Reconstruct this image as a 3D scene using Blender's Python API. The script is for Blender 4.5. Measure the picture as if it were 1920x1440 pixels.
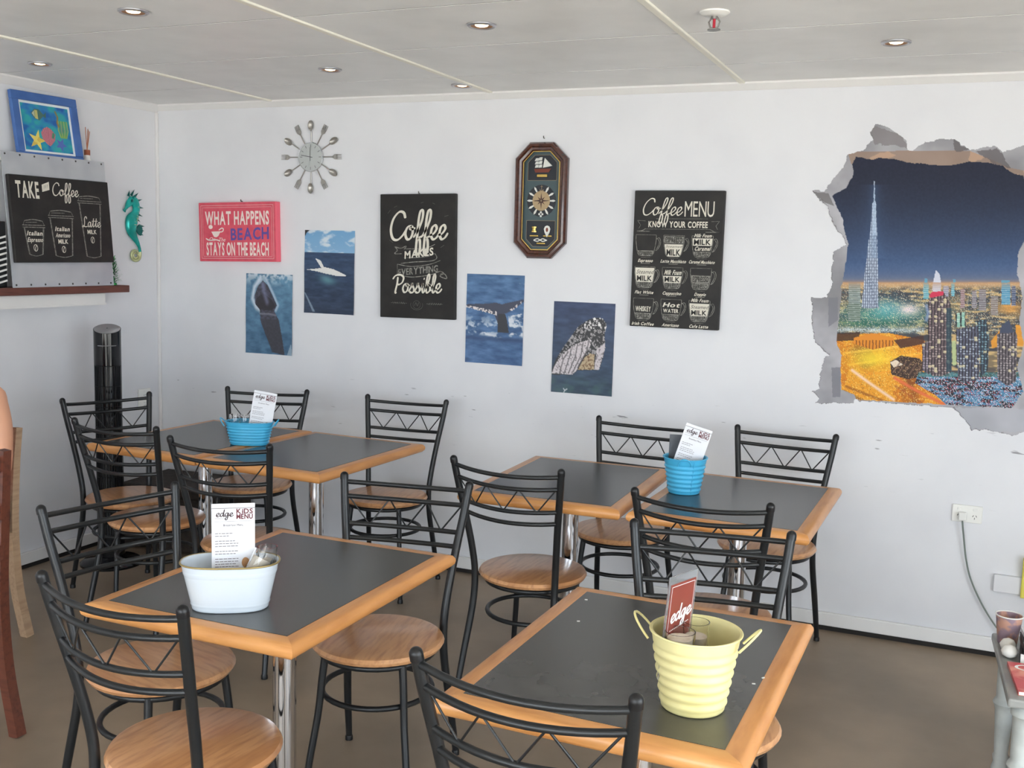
import bpy, math, random
import numpy as np
from mathutils import Vector, Matrix

for o in list(bpy.data.objects):
    bpy.data.objects.remove(o)
scn = bpy.context.scene
COL = scn.collection
R = math.radians

# ------------------------------------------------------------------ camera
cam_d = bpy.data.cameras.new('camera'); cam = bpy.data.objects.new('camera', cam_d); COL.objects.link(cam)
cam_d.sensor_width = 36.0; cam_d.lens = 36.0 * 1965.0 / 1920.0; cam_d.clip_start = .05
yaw, pitch, roll = R(-23.06), R(-7.055), R(1.575)
fw = Vector((math.sin(yaw)*math.cos(pitch), math.cos(yaw)*math.cos(pitch), math.sin(pitch)))
rt = Vector((math.cos(yaw), -math.sin(yaw), 0)); up = rt.cross(fw)
rx = math.cos(roll)*rt + math.sin(roll)*up; uy = -math.sin(roll)*rt + math.cos(roll)*up
cam.matrix_world = Matrix(((rx.x, uy.x, -fw.x, 4.1303), (rx.y, uy.y, -fw.y, -4.6253), (rx.z, uy.z, -fw.z, 1.5942), (0, 0, 0, 1)))
scn.camera = cam

# ------------------------------------------------------------------ daylight
wd = bpy.data.worlds.new('sky'); scn.world = wd; wd.use_nodes = True
bg = wd.node_tree.nodes['Background']
bg.inputs['Color'].default_value = (.79, .895, 1.0, 1); bg.inputs['Strength'].default_value = 7.5
def portal(loc, rot, sx, sy):                     # tells the renderer where daylight enters
    d = bpy.data.lights.new('daylight_portal', 'AREA'); d.shape = 'RECTANGLE'; d.size = sx; d.size_y = sy
    d.cycles.is_portal = True
    o = bpy.data.objects.new('daylight_portal', d); COL.objects.link(o); o.location = loc; o.rotation_euler = rot
RX, RY, RH = 6.3, -6.9, 2.35                      # room: x 0..RX, y RY..0
portal((RX+.06, -4.30, 1.14), (0, R(90), 0), 2.20, 4.20)
portal((2.95, RY-.06, 1.12), (R(90), 0, 0), 4.5, 2.16)
sun_d = bpy.data.lights.new('sun', 'SUN'); sun_d.energy = 30.; sun_d.angle = R(.6); sun_d.color = (1., .98, .95)
sun = bpy.data.objects.new('sun', sun_d); COL.objects.link(sun); sun.rotation_euler = (R(28), 0, R(48))
vs = scn.view_settings
vs.view_transform = 'Standard'; vs.look = 'None'; vs.gamma = 1.0; vs.use_curve_mapping = False
vs.exposure = -0.02

# ------------------------------------------------------------------ materials
M = {}
def srgb(c):
    return tuple((x/12.92 if x <= .04045 else ((x+.055)/1.055)**2.4) for x in c)
def hexc(r, g, b): return srgb((r/255, g/255, b/255))
def mat(name, col, rough=.5, metal=0., spec=.5, var=None, bump=None, coat=0., emit=None, trans=0., stretch=None, ior=1.45):
    m = bpy.data.materials.new(name); m.use_nodes = True; nt = m.node_tree; b = nt.nodes['Principled BSDF']
    b.inputs['Base Color'].default_value = (*col, 1); b.inputs['Roughness'].default_value = rough
    b.inputs['Metallic'].default_value = metal; b.inputs['Specular IOR Level'].default_value = spec
    b.inputs['Coat Weight'].default_value = coat; b.inputs['Coat Roughness'].default_value = .15
    b.inputs['Transmission Weight'].default_value = trans; b.inputs['IOR'].default_value = ior
    if emit:
        b.inputs['Emission Color'].default_value = (*emit[0], 1); b.inputs['Emission Strength'].default_value = emit[1]
    if var or bump:
        tc = nt.nodes.new('ShaderNodeTexCoord'); mp = nt.nodes.new('ShaderNodeMapping')
        nt.links.new(tc.outputs['Object'], mp.inputs['Vector'])
        if stretch: mp.inputs['Scale'].default_value = stretch
    if var:                                        # (colour 2, scale, detail, low, high)
        n = nt.nodes.new('ShaderNodeTexNoise'); n.inputs['Scale'].default_value = var[1]; n.inputs['Detail'].default_value = var[2]
        nt.links.new(mp.outputs['Vector'], n.inputs['Vector'])
        r = nt.nodes.new('ShaderNodeValToRGB'); r.color_ramp.elements[0].position = var[3]; r.color_ramp.elements[1].position = var[4]
        r.color_ramp.elements[0].color = (*col, 1); r.color_ramp.elements[1].color = (*var[0], 1)
        nt.links.new(n.outputs['Fac'], r.inputs['Fac']); nt.links.new(r.outputs['Color'], b.inputs['Base Color'])
    if bump:                                       # (scale, strength, distance)
        n2 = nt.nodes.new('ShaderNodeTexNoise'); n2.inputs['Scale'].default_value = bump[0]; n2.inputs['Detail'].default_value = 3
        nt.links.new(mp.outputs['Vector'], n2.inputs['Vector'])
        bp = nt.nodes.new('ShaderNodeBump'); bp.inputs['Strength'].default_value = bump[1]; bp.inputs['Distance'].default_value = bump[2]
        nt.links.new(n2.outputs['Fac'], bp.inputs['Height']); nt.links.new(bp.outputs['Normal'], b.inputs['Normal'])
    M[name] = m; return m

def wood(name, c1, c2, c3, strips, rough=.35, coat=.3, axis='Y', grain=9.):
    """glued strips of differing tone with fine grain along one axis"""
    m = bpy.data.materials.new(name); m.use_nodes = True; nt = m.node_tree; N = nt.nodes; L = nt.links; b = N['Principled BSDF']
    tc = N.new('ShaderNodeTexCoord'); sep = N.new('ShaderNodeSeparateXYZ'); L.new(tc.outputs['Object'], sep.inputs[0])
    mul = N.new('ShaderNodeMath'); mul.operation = 'MULTIPLY'; mul.inputs[1].default_value = strips
    L.new(sep.outputs['X' if axis == 'Y' else 'Y'], mul.inputs[0])
    fl = N.new('ShaderNodeMath'); fl.operation = 'FLOOR'; L.new(mul.outputs[0], fl.inputs[0])
    wn = N.new('ShaderNodeTexWhiteNoise'); wn.noise_dimensions = '1D'; L.new(fl.outputs[0], wn.inputs['W'])
    r1 = N.new('ShaderNodeMix'); r1.data_type = 'RGBA'; L.new(wn.outputs['Value'], r1.inputs['Factor'])
    r1.inputs['A'].default_value = (*c1, 1); r1.inputs['B'].default_value = (*c2, 1)
    mp = N.new('ShaderNodeMapping'); L.new(tc.outputs['Object'], mp.inputs['Vector'])
    mp.inputs['Scale'].default_value = (grain*7, grain, grain*7) if axis == 'Y' else (grain, grain*7, grain*7)
    n = N.new('ShaderNodeTexNoise'); n.inputs['Scale'].default_value = 1.2; n.inputs['Detail'].default_value = 4; L.new(mp.outputs['Vector'], n.inputs['Vector'])
    rp = N.new('ShaderNodeValToRGB'); rp.color_ramp.elements[0].position = .45; rp.color_ramp.elements[1].position = .72
    rp.color_ramp.elements[0].color = (0, 0, 0, 1); rp.color_ramp.elements[1].color = (.75, .75, .75, 1); L.new(n.outputs['Fac'], rp.inputs['Fac'])
    r2 = N.new('ShaderNodeMix'); r2.data_type = 'RGBA'; L.new(rp.outputs['Color'], r2.inputs['Factor']); L.new(r1.outputs['Result'], r2.inputs['A'])
    r2.inputs['B'].default_value = (*c3, 1); L.new(r2.outputs['Result'], b.inputs['Base Color'])
    b.inputs['Roughness'].default_value = rough; b.inputs['Coat Weight'].default_value = coat; b.inputs['Coat Roughness'].default_value = .12
    M[name] = m; return m

mat('wall', hexc(228, 228, 231), .75, var=(hexc(221, 221, 225), 3., 3, .4, .75), bump=(60, .08, .002))
mat('ceiling_panel', hexc(240, 239, 236), .42, var=(hexc(233, 232, 229), 5., 2, .4, .7))
mat('ceiling_back', hexc(90, 88, 84), .8)
mat('batten', hexc(246, 242, 228), .5)
mat('white_trim', hexc(232, 230, 228), .5)
mat('dark_gap', hexc(38, 34, 32), .8)
mat('floor', hexc(160, 142, 122), .42, var=(hexc(134, 120, 104), 2.2, 6, .35, .7), bump=(25, .06, .004))
mat('pavement', hexc(190, 186, 178), .8, var=(hexc(160, 158, 150), 3., 3, .4, .6))
mat('black_metal', hexc(27, 29, 31), .33, spec=.55, bump=(400, .05, .0005))
mat('black_plastic', hexc(20, 20, 22), .35)
mat('gloss_black', hexc(14, 14, 17), .1)
mat('silver', hexc(196, 196, 200), .34, metal=.8)
mat('chrome', hexc(225, 225, 228), .07, metal=1.)
mat('gun_metal', hexc(150, 147, 143), .32, metal=.9)
mat('cutlery', hexc(176, 172, 166), .34, metal=.7)
mat('laminate', hexc(66, 65, 63), .27, spec=.7, var=(hexc(73, 72, 70), 14., 3, .4, .7))
wood('seat_wood', hexc(214, 160, 112), hexc(192, 136, 90), hexc(172, 118, 78), 14., .3, .35)
wood('edge_wood', hexc(214, 152, 90), hexc(204, 140, 78), hexc(184, 120, 62), 3., .38, .25, grain=6.)
wood('edge_wood_x', hexc(214, 152, 90), hexc(204, 140, 78), hexc(184, 120, 62), 3., .38, .25, axis='X', grain=6.)
wood('brown_wood', hexc(112, 62, 46), hexc(98, 52, 40), hexc(76, 40, 32), 6., .35, .3)
wood('beige_wood', hexc(190, 160, 130), hexc(180, 148, 118), hexc(160, 130, 104), 6., .5, .1)
wood('clock_wood', hexc(84, 46, 34), hexc(74, 38, 28), hexc(50, 26, 20), 6., .25, .5)
wood('shelf_wood', hexc(110, 62, 50), hexc(98, 54, 44), hexc(78, 42, 34), 6., .5, .1, axis='X')
mat('card_white', hexc(226, 226, 230), .35)
mat('card_brown', hexc(132, 62, 52), .35)
mat('card_grey', hexc(88, 92, 98), .5)
mat('ink_dark', hexc(60, 40, 45), .6)
mat('ink_grey', hexc(104, 94, 98), .6)
mat('ink_maroon', hexc(104, 44, 52), .6)
mat('ink_tan', hexc(168, 124, 84), .6)
mat('ink_white', hexc(245, 243, 240), .6)
mat('acrylic', hexc(225, 228, 232), .08, trans=.85)
mat('glass', (1, 1, 1), .02, trans=1.)
mat('sugar', hexc(222, 212, 196), .8, var=(hexc(190, 170, 140), 40., 2, .5, .7))
mat('tub_white', hexc(208, 217, 226), .25)
mat('tub_gold', hexc(170, 150, 100), .3, metal=.6)
mat('tub_blue', hexc(74, 180, 224), .35)
mat('bucket_yellow', hexc(226, 217, 160), .45, var=(hexc(216, 203, 138), 9., 3, .4, .7))
mat('board_black', hexc(30, 28, 27), .6, var=(hexc(42, 39, 37), 12., 4, .45, .7))
mat('chalk', hexc(222, 216, 202), .8)
mat('chalk_mid', hexc(150, 147, 140), .8, var=(hexc(110, 108, 102), 90., 2, .45, .6))
mat('chalk_dim', hexc(92, 90, 86), .8)
mat('sign_pink', hexc(226, 92, 108), .55, var=(hexc(214, 80, 98), 25., 3, .4, .7))
mat('sign_side', hexc(248, 108, 128), .5)
mat('sign_white', hexc(244, 226, 218), .6)
mat('sign_blue', hexc(104, 84, 160), .6)
mat('nail', hexc(70, 60, 52), .4, metal=.7)
mat('galvanised', hexc(196, 198, 202), .42, metal=.35, var=(hexc(180, 183, 190), 6., 2, .4, .7))
mat('rivet', hexc(80, 78, 78), .4, metal=.7)
mat('frame_blue', hexc(74, 112, 176), .5, var=(hexc(62, 98, 162), 12., 3, .4, .7))
mat('mat_white', hexc(236, 240, 240), .7)
mat('teal', hexc(20, 150, 140), .25, metal=.35, var=(hexc(40, 190, 180), 18., 3, .4, .7))
mat('teal_dark', hexc(16, 96, 92), .3, metal=.3)
mat('pale_gold', hexc(196, 200, 150), .3, metal=.5)
mat('tinsel', hexc(24, 130, 60), .3, metal=.4, var=(hexc(60, 180, 90), 60., 2, .45, .6))
mat('cork', hexc(160, 92, 66), .8)
mat('reed', hexc(186, 120, 92), .8)
mat('bottle_white', hexc(236, 234, 230), .3)
mat('clock_green', hexc(66, 84, 88), .35)
mat('clock_navy', hexc(30, 34, 42), .4)
mat('gold', hexc(200, 170, 96), .25, metal=.9)
mat('dial_tan', hexc(176, 152, 116), .5)
mat('sail', hexc(226, 226, 220), .7)
mat('hull', hexc(120, 56, 40), .5)
mat('clock_face', hexc(196, 200, 198), .2, metal=.3)
mat('plastic_white', hexc(234, 233, 228), .35)
mat('cable_grey', hexc(120, 128, 122), .5)
mat('chest_weave', hexc(58, 48, 40), .75, var=(hexc(40, 33, 28), 40., 2, .4, .65), bump=(70, .6, .006))
mat('paint_grey', hexc(196, 200, 196), .5, var=(hexc(176, 180, 176), 14., 3, .4, .7))
mat('top_grey', hexc(150, 150, 146), .35, var=(hexc(130, 130, 128), 10., 3, .4, .7))
mat('carton', hexc(136, 92, 66), .8)
mat('yellow', hexc(226, 214, 96), .6)
mat('skin', hexc(222, 164, 132), .5)
mat('red_cloth', hexc(176, 40, 58), .8)
mat('dark_cloth', hexc(34, 36, 52), .8)
mat('hair', hexc(70, 48, 34), .5)
mat('eye_white', hexc(240, 240, 238), .3)
mat('sandal', hexc(60, 44, 36), .6)
mat('bulb', (1, .85, .6), .4, emit=((1., .72, .42), 7.))
mat('lamp_inside', hexc(170, 130, 96), .35, metal=.6)
mat('cup_print', hexc(150, 128, 140), .5, var=(hexc(196, 150, 132), 30., 2, .45, .55))
mat('mag_red', hexc(206, 70, 76), .3, var=(hexc(232, 150, 130), 14., 3, .45, .6))
mat('mag_green', hexc(96, 150, 110), .35, var=(hexc(226, 226, 230), 10., 2, .45, .52))
mat('mag_dark', hexc(36, 32, 36), .35, var=(hexc(90, 84, 88), 14., 2, .55, .65))
mat('paper', hexc(226, 222, 216), .7)

def scuffed():                                     # painted wall with small dark scuffs where chair backs rub it
    m = mat('wall_scuffed', hexc(228, 228, 231), .75, var=(hexc(221, 221, 225), 3., 3, .4, .75), bump=(60, .08, .002)); nt = m.node_tree; N = nt.nodes; L = nt.links
    b = N['Principled BSDF']; src = b.inputs['Base Color'].links[0].from_socket
    tc = N.new('ShaderNodeTexCoord'); mp = N.new('ShaderNodeMapping'); mp.inputs['Scale'].default_value = (9., 1., 60.); L.new(tc.outputs['Object'], mp.inputs['Vector'])
    n = N.new('ShaderNodeTexNoise'); n.inputs['Scale'].default_value = 1.; n.inputs['Detail'].default_value = 3.; L.new(mp.outputs['Vector'], n.inputs['Vector'])
    r = N.new('ShaderNodeMapRange'); r.inputs['From Min'].default_value = .68; r.inputs['From Max'].default_value = .73; L.new(n.outputs['Fac'], r.inputs['Value'])
    sp = N.new('ShaderNodeSeparateXYZ'); L.new(tc.outputs['Object'], sp.inputs[0])
    band = N.new('ShaderNodeMapRange'); band.interpolation_type = 'SMOOTHSTEP'; L.new(sp.outputs['Z'], band.inputs['Value'])
    band.inputs['From Min'].default_value = .98; band.inputs['From Max'].default_value = .84
    lo = N.new('ShaderNodeMapRange'); L.new(sp.outputs['Z'], lo.inputs['Value']); lo.inputs['From Min'].default_value = .55; lo.inputs['From Max'].default_value = .78
    k = N.new('ShaderNodeMath'); k.operation = 'MULTIPLY'; L.new(band.outputs[0], k.inputs[0]); L.new(lo.outputs[0], k.inputs[1])
    k2 = N.new('ShaderNodeMath'); k2.operation = 'MULTIPLY'; L.new(k.outputs[0], k2.inputs[0]); L.new(r.outputs[0], k2.inputs[1])
    mx = N.new('ShaderNodeMix'); mx.data_type = 'RGBA'; L.new(k2.outputs[0], mx.inputs['Factor']); L.new(src, mx.inputs['A']); mx.inputs['B'].default_value = (*hexc(150, 148, 152), 1)
    L.new(mx.outputs['Result'], b.inputs['Base Color'])
scuffed()
def print_mat(name, rough):
    m = bpy.data.materials.new(name); m.use_nodes = True; nt = m.node_tree; b = nt.nodes['Principled BSDF']
    a = nt.nodes.new('ShaderNodeAttribute'); a.attribute_name = 'Col'
    nt.links.new(a.outputs['Color'], b.inputs['Base Color']); b.inputs['Roughness'].default_value = rough; M[name] = m
print_mat('print', .42)
print_mat('print_matt', .7)

# ------------------------------------------------------------------ mesh helpers
def catmull(pts, n=8):
    P = [np.array(p, float) for p in pts]
    if len(P) < 3: return P
    out = []
    for i in range(len(P)-1):
        p0 = P[i-1] if i else 2*P[0]-P[1]; p1, p2 = P[i], P[i+1]; p3 = P[i+2] if i+2 < len(P) else 2*P[-1]-P[-2]
        for k in range(n):
            t = k/n
            out.append(.5*((2*p1)+(-p0+p2)*t+(2*p0-5*p1+4*p2-p3)*t*t+(-p0+3*p1-3*p2+p3)*t**3))
    out.append(P[-1]); return out

class MB:
    def __init__(s): s.v = []; s.f = []
    def add(s, vs, fs):
        o = len(s.v); s.v += [tuple(map(float, p)) for p in vs]; s.f += [tuple(i+o for i in f) for f in fs]; return s
    def box(s, c, d, rot=None):
        x, y, z = d[0]/2, d[1]/2, d[2]/2
        vs = [Vector((a, b, e)) for a in (-x, x) for b in (-y, y) for e in (-z, z)]
        if rot is not None: vs = [rot @ p for p in vs]
        vs = [p+Vector(c) for p in vs]
        return s.add(vs, [(0, 1, 3, 2), (4, 6, 7, 5), (0, 4, 5, 1), (2, 3, 7, 6), (0, 2, 6, 4), (1, 5, 7, 3)])
    def boxr(s, x0, x1, y0, y1, z0, z1): return s.box(((x0+x1)/2, (y0+y1)/2, (z0+z1)/2), (x1-x0, y1-y0, z1-z0))
    def tube(s, path, r, n=10, closed=False, flat=1., caps=True):
        P = [Vector(tuple(map(float, p))) for p in path]; k = len(P); rs = [float(q) for q in r] if hasattr(r, '__len__') else [float(r)]*k
        T = []
        for i in range(k):
            if closed: a, b = P[(i-1) % k], P[(i+1) % k]
            else: a, b = P[max(i-1, 0)], P[min(i+1, k-1)]
            T.append((b-a).normalized())
        u = T[0].orthogonal().normalized()
        if abs(T[0].z) < .95: u = (Vector((0, 0, 1)) - T[0]*T[0].z).normalized()
        rings = []
        for i in range(k):
            u = (u - T[i]*u.dot(T[i])).normalized(); w = T[i].cross(u)
            rings.append([P[i]+rs[i]*(math.cos(2*math.pi*j/n)*u*flat+math.sin(2*math.pi*j/n)*w) for j in range(n)])
        vs = [p for g in rings for p in g]; fs = []
        m = k if closed else k-1
        for i in range(m):
            for j in range(n):
                a, b = i*n+j, i*n+(j+1) % n; c, d = ((i+1) % k)*n+(j+1) % n, ((i+1) % k)*n+j
                fs.append((a, b, c, d))
        if caps and not closed:
            fs.append(tuple(range(n-1, -1, -1))); fs.append(tuple((k-1)*n+j for j in range(n)))
        return s.add(vs, fs)
    def lathe(s, prof, n=28, c=(0, 0, 0), sx=1., sy=1., cap0=True, cap1=True):
        vs = []; fs = []; k = len(prof)
        for (r, z) in prof:
            for j in range(n):
                a = 2*math.pi*j/n; vs.append((c[0]+r*sx*math.cos(a), c[1]+r*sy*math.sin(a), c[2]+z))
        for i in range(k-1):
            for j in range(n): fs.append((i*n+j, i*n+(j+1) % n, (i+1)*n+(j+1) % n, (i+1)*n+j))
        if cap0: fs.append(tuple(range(n-1, -1, -1)))
        if cap1: fs.append(tuple((k-1)*n+j for j in range(n)))
        return s.add(vs, fs)
    def prism(s, poly, y0, y1):                   # polygon in x,z extruded along y
        n = len(poly); vs = [(x, y0, z) for x, z in poly]+[(x, y1, z) for x, z in poly]
        fs = [tuple(range(n)), tuple(range(2*n-1, n-1, -1))]+[(i, n+i, n+(i+1) % n, (i+1) % n) for i in range(n)]
        return s.add(vs, fs)
    def flat(s, poly, y=0.): return s.add([(x, y, z) for x, z in poly], [tuple(range(len(poly)))])
    def quads(s, path, w, y=0., nib=None):        # ribbon stroke in the x,z plane
        P = [np.array(p[:2], float) for p in path]; vs = []; fs = []
        for i, p in enumerate(P):
            t = P[min(i+1, len(P)-1)]-P[max(i-1, 0)]; t = t/(np.linalg.norm(t)+1e-9); nn = np.array([-t[1], t[0]])
            ww = w*(.55+.45*abs(math.sin(math.atan2(t[1], t[0])-nib))) if nib is not None else w
            if i in (0, len(P)-1): ww *= .6
            for sgn in (-1, 1):
                q = p+sgn*nn*ww/2; vs.append((q[0], y, q[1]))
        for i in range(len(P)-1): fs.append((2*i, 2*i+1, 2*i+3, 2*i+2))
        return s.add(vs, fs)
    def build(s, name, material, parent=None, loc=None, rot=None, smooth=None, bevel=None, seg=2):
        me = bpy.data.meshes.new(name); me.from_pydata(s.v, [], s.f); me.update()
        me.materials.append(M[material] if isinstance(material, str) else material)
        if smooth is not None:
            me.polygons.foreach_set('use_smooth', [True]*len(me.polygons))
            me.set_sharp_from_angle(angle=R(smooth))
        o = bpy.data.objects.new(name, me); COL.objects.link(o)
        if parent: o.parent = parent
        if loc is not None: o.location = loc
        if rot is not None: o.rotation_euler = rot
        if bevel:
            b = o.modifiers.new('Bevel', 'BEVEL'); b.width = bevel; b.segments = seg; b.limit_method = 'ANGLE'; b.angle_limit = R(40)
        return o

def tag(o, label, cat, group=None):
    o['label'] = label; o['category'] = cat
    if group: o['group'] = group
    return o
def thing(name, label, cat, loc=(0, 0, 0), rz=0., group=None):
    o = bpy.data.objects.new(name, None); o.empty_display_size = .05; COL.objects.link(o)
    o.location = loc; o.rotation_euler = (0, 0, rz)
    return tag(o, label, cat, group)
def struct(o): o['kind'] = 'structure'; return o
def dup(root, loc, rz, label, group):
    r = root.copy(); COL.objects.link(r); r.location = loc; r.rotation_euler = (0, 0, rz); r['label'] = label; r['group'] = group
    for ch in list(root.children):
        c = ch.copy(); COL.objects.link(c); c.parent = r
        for g in ch.children:
            d = g.copy(); COL.objects.link(d); d.parent = c
    return r

# ------------------------------------------------------------------ lettering from the built-in font
CH = sorted(set('ABCDEFGHIJKLMNOPQRSTUVWXYZabcdefghijklmnopqrstuvwxyz0123456789&-.'))
GL = {}
def load_glyphs():
    tmp = []
    for bold in (0, 1):
        for ch in CH:
            c = bpy.data.curves.new('glyph', 'FONT'); c.body = ch; c.size = 1.; c.resolution_u = 3; c.fill_mode = 'FRONT'
            if bold: c.offset = .028
            o = bpy.data.objects.new('glyph', c); COL.objects.link(o); tmp.append((bold, ch, o))
    dg = bpy.context.evaluated_depsgraph_get(); dg.update()
    for bold, ch, o in tmp:
        me = o.evaluated_get(dg).to_mesh(); v = np.zeros(len(me.vertices)*3); me.vertices.foreach_get('co', v); v = v.reshape(-1, 3)[:, :2]
        f = [tuple(p.vertices) for p in me.polygons]; x0, x1 = v[:, 0].min(), v[:, 0].max(); v[:, 0] -= x0
        GL[(bold, ch)] = (v, f, x1-x0)
    for _, _, o in tmp:
        c = o.data; bpy.data.objects.remove(o); bpy.data.curves.remove(c)
load_glyphs()
def text_into(mb, s, x, z, h, w=None, bold=0, shear=0., y=0., rise=0., arc=0., track=.09):
    """writes s centred at x with baseline z; h is the cap height; w the full width; rise tilts, arc bends"""
    vs = []; fs = []; cx = 0.
    for ch in s:
        if ch == ' ': cx += .32; continue
        v, f, wd_ = GL[(bold, ch)]; o = len(vs)
        vs += [(a+cx, b) for a, b in v]; fs += [tuple(i+o for i in q) for q in f]; cx += wd_+track
    tot = cx-track; sz = h/.70; kx = (w/tot) if w else sz
    out = []
    for a, b in vs:
        X = (a-tot/2)*kx+shear*b*sz; Z = b*sz
        out.append((x+X, y, z+Z+rise*X-arc*X*X))
    mb.add(out, fs); return mb

# hand-lettered script: strokes on a grid, x-height 1, ascender 2, descender -1
SC = {
 'C': ([[(1.55, 1.55), (1.35, 1.95), (.85, 2.0), (.3, 1.5), (.1, .75), (.35, .12), (.85, 0), (1.35, .3), (1.7, .7)]], 1.55),
 'o': ([[(.75, 1.0), (.3, .9), (.1, .45), (.3, .05), (.65, .1), (.85, .5), (.75, .95), (.55, .8), (.8, .75), (1.1, .85)]], .95),
 'f': ([[(.0, .15), (.4, .6), (.8, 1.4), (.85, 2.0), (.6, 2.05), (.45, 1.4), (.4, .3), (.35, -.7), (.5, -1.1), (.75, -.8), (.7, -.1), (.55, .1), (.95, .25)]], .8),
 'e': ([[(.05, .3), (.45, .4), (.75, .75), (.6, 1.0), (.3, .85), (.2, .4), (.4, .02), (.75, .1), (1.05, .45)]], .88),
 'P': ([[(.55, 1.75), (.5, 1.0), (.3, .1), (.45, -.1)], [(-.2, 1.5), (.2, 1.9), (.9, 2.0), (1.4, 1.7), (1.25, 1.15), (.8, .9), (.55, .95)]], 1.3),
 's': ([[(0, .1), (.35, .6), (.5, 1.05), (.55, .8), (.8, .4), (.7, .05), (.35, 0), (.2, .15)], [(.7, .05), (1., .3)]], .85),
 'i': ([[(0, .2), (.3, .7), (.4, 1.0), (.35, .3), (.5, 0), (.8, .3)], [(.48, 1.45), (.55, 1.65)]], .65),
 'b': ([[(0, .2), (.4, .9), (.65, 1.7), (.5, 2.05), (.3, 1.6), (.25, .4), (.4, .0), (.75, .2), (.8, .7), (.6, .95), (.75, .75), (1.1, .85)]], .9),
 'l': ([[(0, .2), (.4, .9), (.6, 1.7), (.45, 2.05), (.28, 1.6), (.25, .4), (.42, 0), (.75, .3)]], .6),
 'L': ([[(1.0, 1.6), (.95, 1.95), (.65, 2.05), (.45, 1.6), (.48, .9), (.35, .2), (.05, -.05), (-.1, .12), (.2, .22), (.7, .02), (1.25, .12)]], 1.2),
 'a': ([[(.8, .9), (.45, 1.0), (.15, .55), (.3, .05), (.6, .2), (.85, 1.0), (.78, .3), (.9, 0), (1.2, .3)]], 1.),
 't': ([[(.1, .2), (.4, .9), (.55, 1.8), (.42, .5), (.5, .05), (.85, .3)], [(.1, 1.2), (.9, 1.25)]], .7),
 'd': ([[(.75, .9), (.4, 1.0), (.12, .5), (.3, .05), (.6, .25), (.85, 1.2), (.9, 2.0), (.8, .6), (.9, .02), (1.15, .25)]], 1.),
 'g': ([[(.8, .9), (.45, 1.0), (.15, .55), (.3, .08), (.6, .25), (.85, 1.0), (.8, 0), (.65, -.85), (.3, -.8), (.4, -.35), (1.1, .35)]], 1.),
}
def script_into(mb, s, x, z, unit, w=None, pen=.22, y=0., rise=0., slant=.08):
    adv = [SC[c][1] for c in s]; tot = sum(adv); kx = unit if not w else w/tot; cx = 0.; q = 0
    for c in s:
        for st in SC[c][0]:
            pts = [(x+(cx+p[0]-tot/2+slant*p[1])*kx, z+p[1]*unit+rise*(cx+p[0]-tot/2)*kx) for p in st]
            mb.quads(catmull(pts, 6), pen*unit, y-.00006*q, nib=.6); q += 1
        cx += SC[c][1]
    return mb

# ================================================================== the room
struct(MB().boxr(-.15, RX+.15, RY-.15, .15, -.12, 0).build('floor', 'floor'))
struct(MB().boxr(-.12, RX+.12, 0, .12, 0, RH+.02).build('wall_back', 'wall_scuffed'))
struct(MB().boxr(-.12, 0, RY, 0, 0, RH+.02).build('wall_left', 'wall'))
# unseen right-hand wall: its solid end and open run are shaped for the daylight
w = MB().boxr(RX, RX+.12, -2.2, 0, 0, RH+.02).boxr(RX, RX+.12, RY, -6.4, 0, RH+.02).boxr(RX, RX+.12, -6.4, -2.2, 2.24, RH+.02)
struct(w.build('wall_right', 'wall'))
w = MB().boxr(0, .7, RY-.12, RY, 0, RH+.02).boxr(5.2, RX, RY-.12, RY, 0, RH+.02).boxr(.7, 5.2, RY-.12, RY, 2.2, RH+.02)  # unseen rear wall, its opening sized to brighten floor and walls
struct(w.build('wall_rear', 'wall'))
t = .05; m = MB().boxr(RX+.03, RX+.09, -6.4, -2.2, 2.24-t, 2.24)
for y in (-6.4, -5.02, -3.63, -2.25): m.boxr(RX+.03, RX+.09, y, y+t, 0, 2.24)
struct(m.build('guessed_opening_2', 'white_trim'))  # frame of an unseen opening, guessed to let side daylight in
t = .05
m = MB().boxr(.7, 5.2, RY-.09, RY-.03, 2.2-t, 2.2)
for x in (.7, 2.2, 3.7, 5.15): m.boxr(x, x+t, RY-.09, RY-.03, 0, 2.2)
struct(m.build('guessed_opening_1', 'white_trim'))  # frame of the unseen rear opening, invented as a way in for daylight
struct(MB().boxr(-.3, RX+1.35, RY-2.2, .3, RH+.13, RH+.25).build('sun_block_roof', 'white_trim'))  # unseen overhang, added and sized to keep direct sun out
struct(MB().boxr(-30, 40, -40, 30, -.30, -.14).build('ground_outside', 'pavement'))

# baseboards stand on a dark shadow gap
for nm, a in (('baseboard_back', (.0, RX, -.016, 0)), ('baseboard_left', (0, .016, RY, -.0))):
    struct(MB().boxr(a[0], a[1], a[2], a[3], .022, .082).build(nm, 'white_trim', bevel=.005))
struct(MB().boxr(0, RX, -.006, 0, 0, .022).build('trim_1', 'dark_gap'))
struct(MB().boxr(0, .006, RY, 0, 0, .022).build('trim_2', 'dark_gap'))

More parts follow.
